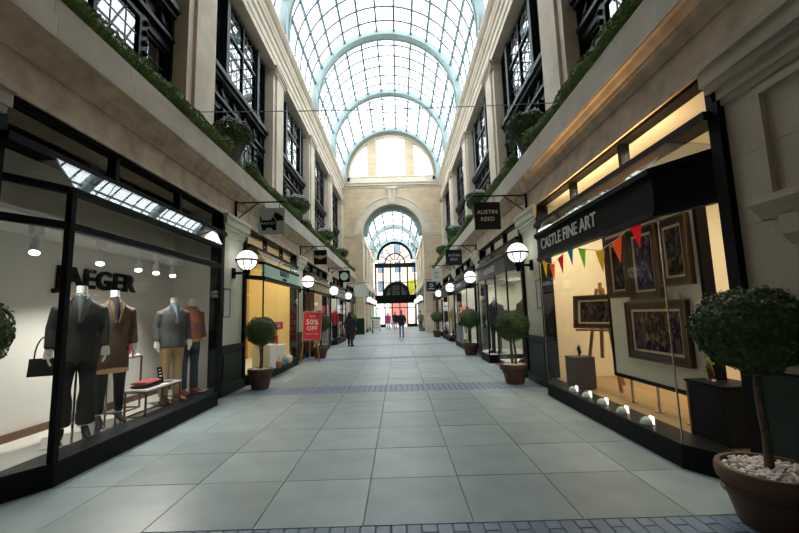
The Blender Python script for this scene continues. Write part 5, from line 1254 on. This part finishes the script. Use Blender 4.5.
figure('mannequin', 'headless mannequin in long gold dress behind the shop glass', 'mannequin', (3.0, 21.3, FZ), -PI / 2 + 0.9, 1.0, goldd, 0.35, blackc, blackc, 'flat', scale=1.05, voxel=0.03)
neon = cm('neon_yellow_paper', (0.70, 0.80, 0.02), 0.6)
for i, (y, z, h_) in enumerate(((15.75, 1.15, 0.62), (15.75, 0.42, 0.25), (16.6, 1.2, 0.5))):
    o = O('poster', MB().box(0.0, 0.006, -0.22, 0.22, 0, h_), neon, loc=(XC + FU + 0.03, y, z)); tag(o, '%s neon yellow poster inside the shop glass' % ('tall', 'short low', 'mid-sized')[i], 'poster')
# clothes rail with garments in the recessed shop
rl = E('clothes_rail', (4.35, 11.0, 0)); tag(rl, 'black metal clothes rail at the back of the AUSTIN REED shop', 'clothes rail')
O('rail', MB().tube([(0, -1.6, 1.65), (0, 1.6, 1.65)], 0.015, 8), 'black', rl)
for y in (-1.6, 1.6): O('upright', MB().tube([(0, y, 0), (0, y, 1.65)], 0.015, 8).box(-0.2, 0.2, y - 0.02, y + 0.02, 0, 0.03), 'black', rl)
for i in range(6):
    c, cn = [(charc, 'charcoal'), (denim, 'navy'), (greyj, 'grey'), (camel, 'brown'), (cm('pale_shirt', (0.5, 0.55, 0.6)), 'pale blue'), (cm('wine', (0.2, 0.03, 0.05)), 'wine red')][i % 6]
    g = E('hanging_jacket', (4.35, 9.8 + i * 0.45, 1.65)); tag(g, cn + ' jacket hanging on the black rail inside the AUSTIN REED shop', 'jacket', 'jackets on the clothes rail')
    O('garment', MB().tube([(0, 0, -0.85), (0, 0, -0.5), (0, 0, -0.15), (0, 0, -0.06)], [(0.24, 0.05), (0.22, 0.055), (0.23, 0.05), (0.05, 0.03)], 10), c, g, smooth=True)
    O('hook', MB().tube([(0, 0, -0.06), (0, 0, 0.017)], 0.004, 5), 'chrome', g)

# ================================================================== PEOPLE
navy = cm('navy_coat', (0.012, 0.014, 0.026), 0.85); skinm = cm('skin_tone', (0.50, 0.30, 0.21), 0.6); hairm = cm('dark_hair', (0.03, 0.02, 0.015), 0.7); greyh = cm('grey_hair', (0.25, 0.23, 0.21), 0.7); bjean = cm('light_jeans', (0.20, 0.32, 0.46), 0.85)
magc = cm('magenta_coat', (0.58, 0.03, 0.34), 0.8); olive = cm('grey_green_jacket', (0.20, 0.24, 0.20), 0.85)
figure('person', 'person in dark jacket and light blue jeans walking away down the arcade', 'person', (0.14, 25.9, 0), PI, 1.18, navy, 0.76, bjean, brownl, 'flat', person=(skinm, greyh, False), stride=0.16, armsw=0.08, base=False, scale=1.02)
figure('person', 'person in long dark hooded coat walking near the red-dress shop', 'person', (-2.42, 19.4, 0), PI - 0.2, 1.22, navy, 0.62, blackc, blackc, 'flat', person=(skinm, hairm, True), stride=0.14, armsw=0.07, base=False, scale=0.97, hood=True)
figure('person', 'person in bright magenta coat walking in the far arcade', 'person', (-1.12, 39.5, 0), 0.1, 1.2, magc, 0.62, denim, blackc, 'flat', person=(skinm, hairm, True), stride=0.14, base=False, scale=0.98)
figure('person', 'person in black jacket walking beside the magenta coat', 'person', (-0.42, 39.9, 0), -0.1, 1.15, blackc, 0.8, denim, blackc, 'flat', person=(skinm, hairm, False), stride=0.14, base=False, scale=1.02)
figure('person', 'person in grey-green jacket standing beside the pale-based pier', 'person', (1.85, 34.0, 0), 0.5, 1.15, olive, 0.8, cm('grey_trousers', (0.12, 0.13, 0.13)), blackc, 'flat', person=(skinm, hairm, False), base=False)
# shopping bag carried by the person in black
bag((-0.70, 39.85, 0.42), 0.2, cm('pale_carrier', (0.45, 0.55, 0.62), 0.6), 0.3, 0.32, 'pale blue carrier bag held by the person in black jacket', d_=0.1)
# menu board and post beyond the arch
mn = E('menu_board', (-2.15, 36.0, 0), 0.15); tag(mn, 'white standing menu board beyond the green-based pier', 'sign')
O('panel', MB().box(-0.45, 0.45, -0.02, 0.02, 0.1, 1.3), 'white', mn); O('header', MB().box(-0.45, 0.45, -0.026, -0.021, 1.1, 1.28), cm('menu_green', (0.12, 0.32, 0.22)), mn)
for q in (-0.4, 0.4): O('foot', MB().box(q - 0.03, q + 0.03, -0.2, 0.2, 0, 0.1), 'black', mn)
for j in range(5): O('text_line', MB().box(-0.34, 0.3 - 0.08 * (j % 2), -0.025, -0.0205, 0.32 + j * 0.14, 0.36 + j * 0.14), M['menu_green'], mn)
po = E('barrier_post', (-2.2, 32.6, 0)); tag(po, 'slim black barrier post beside the green-based pier', 'post')
O('base', MB().lathe([(0.001, 0.03), (0.17, 0.02), (0.17, 0), (0.001, 0)], seg=16), 'black', po); O('pole', MB().tube([(0, 0, 0.02), (0, 0, 1.0)], 0.04, 10), 'black', po); O('cap', MB().ball((0, 0, 1.03), 0.06, 10, 8), 'black', po)
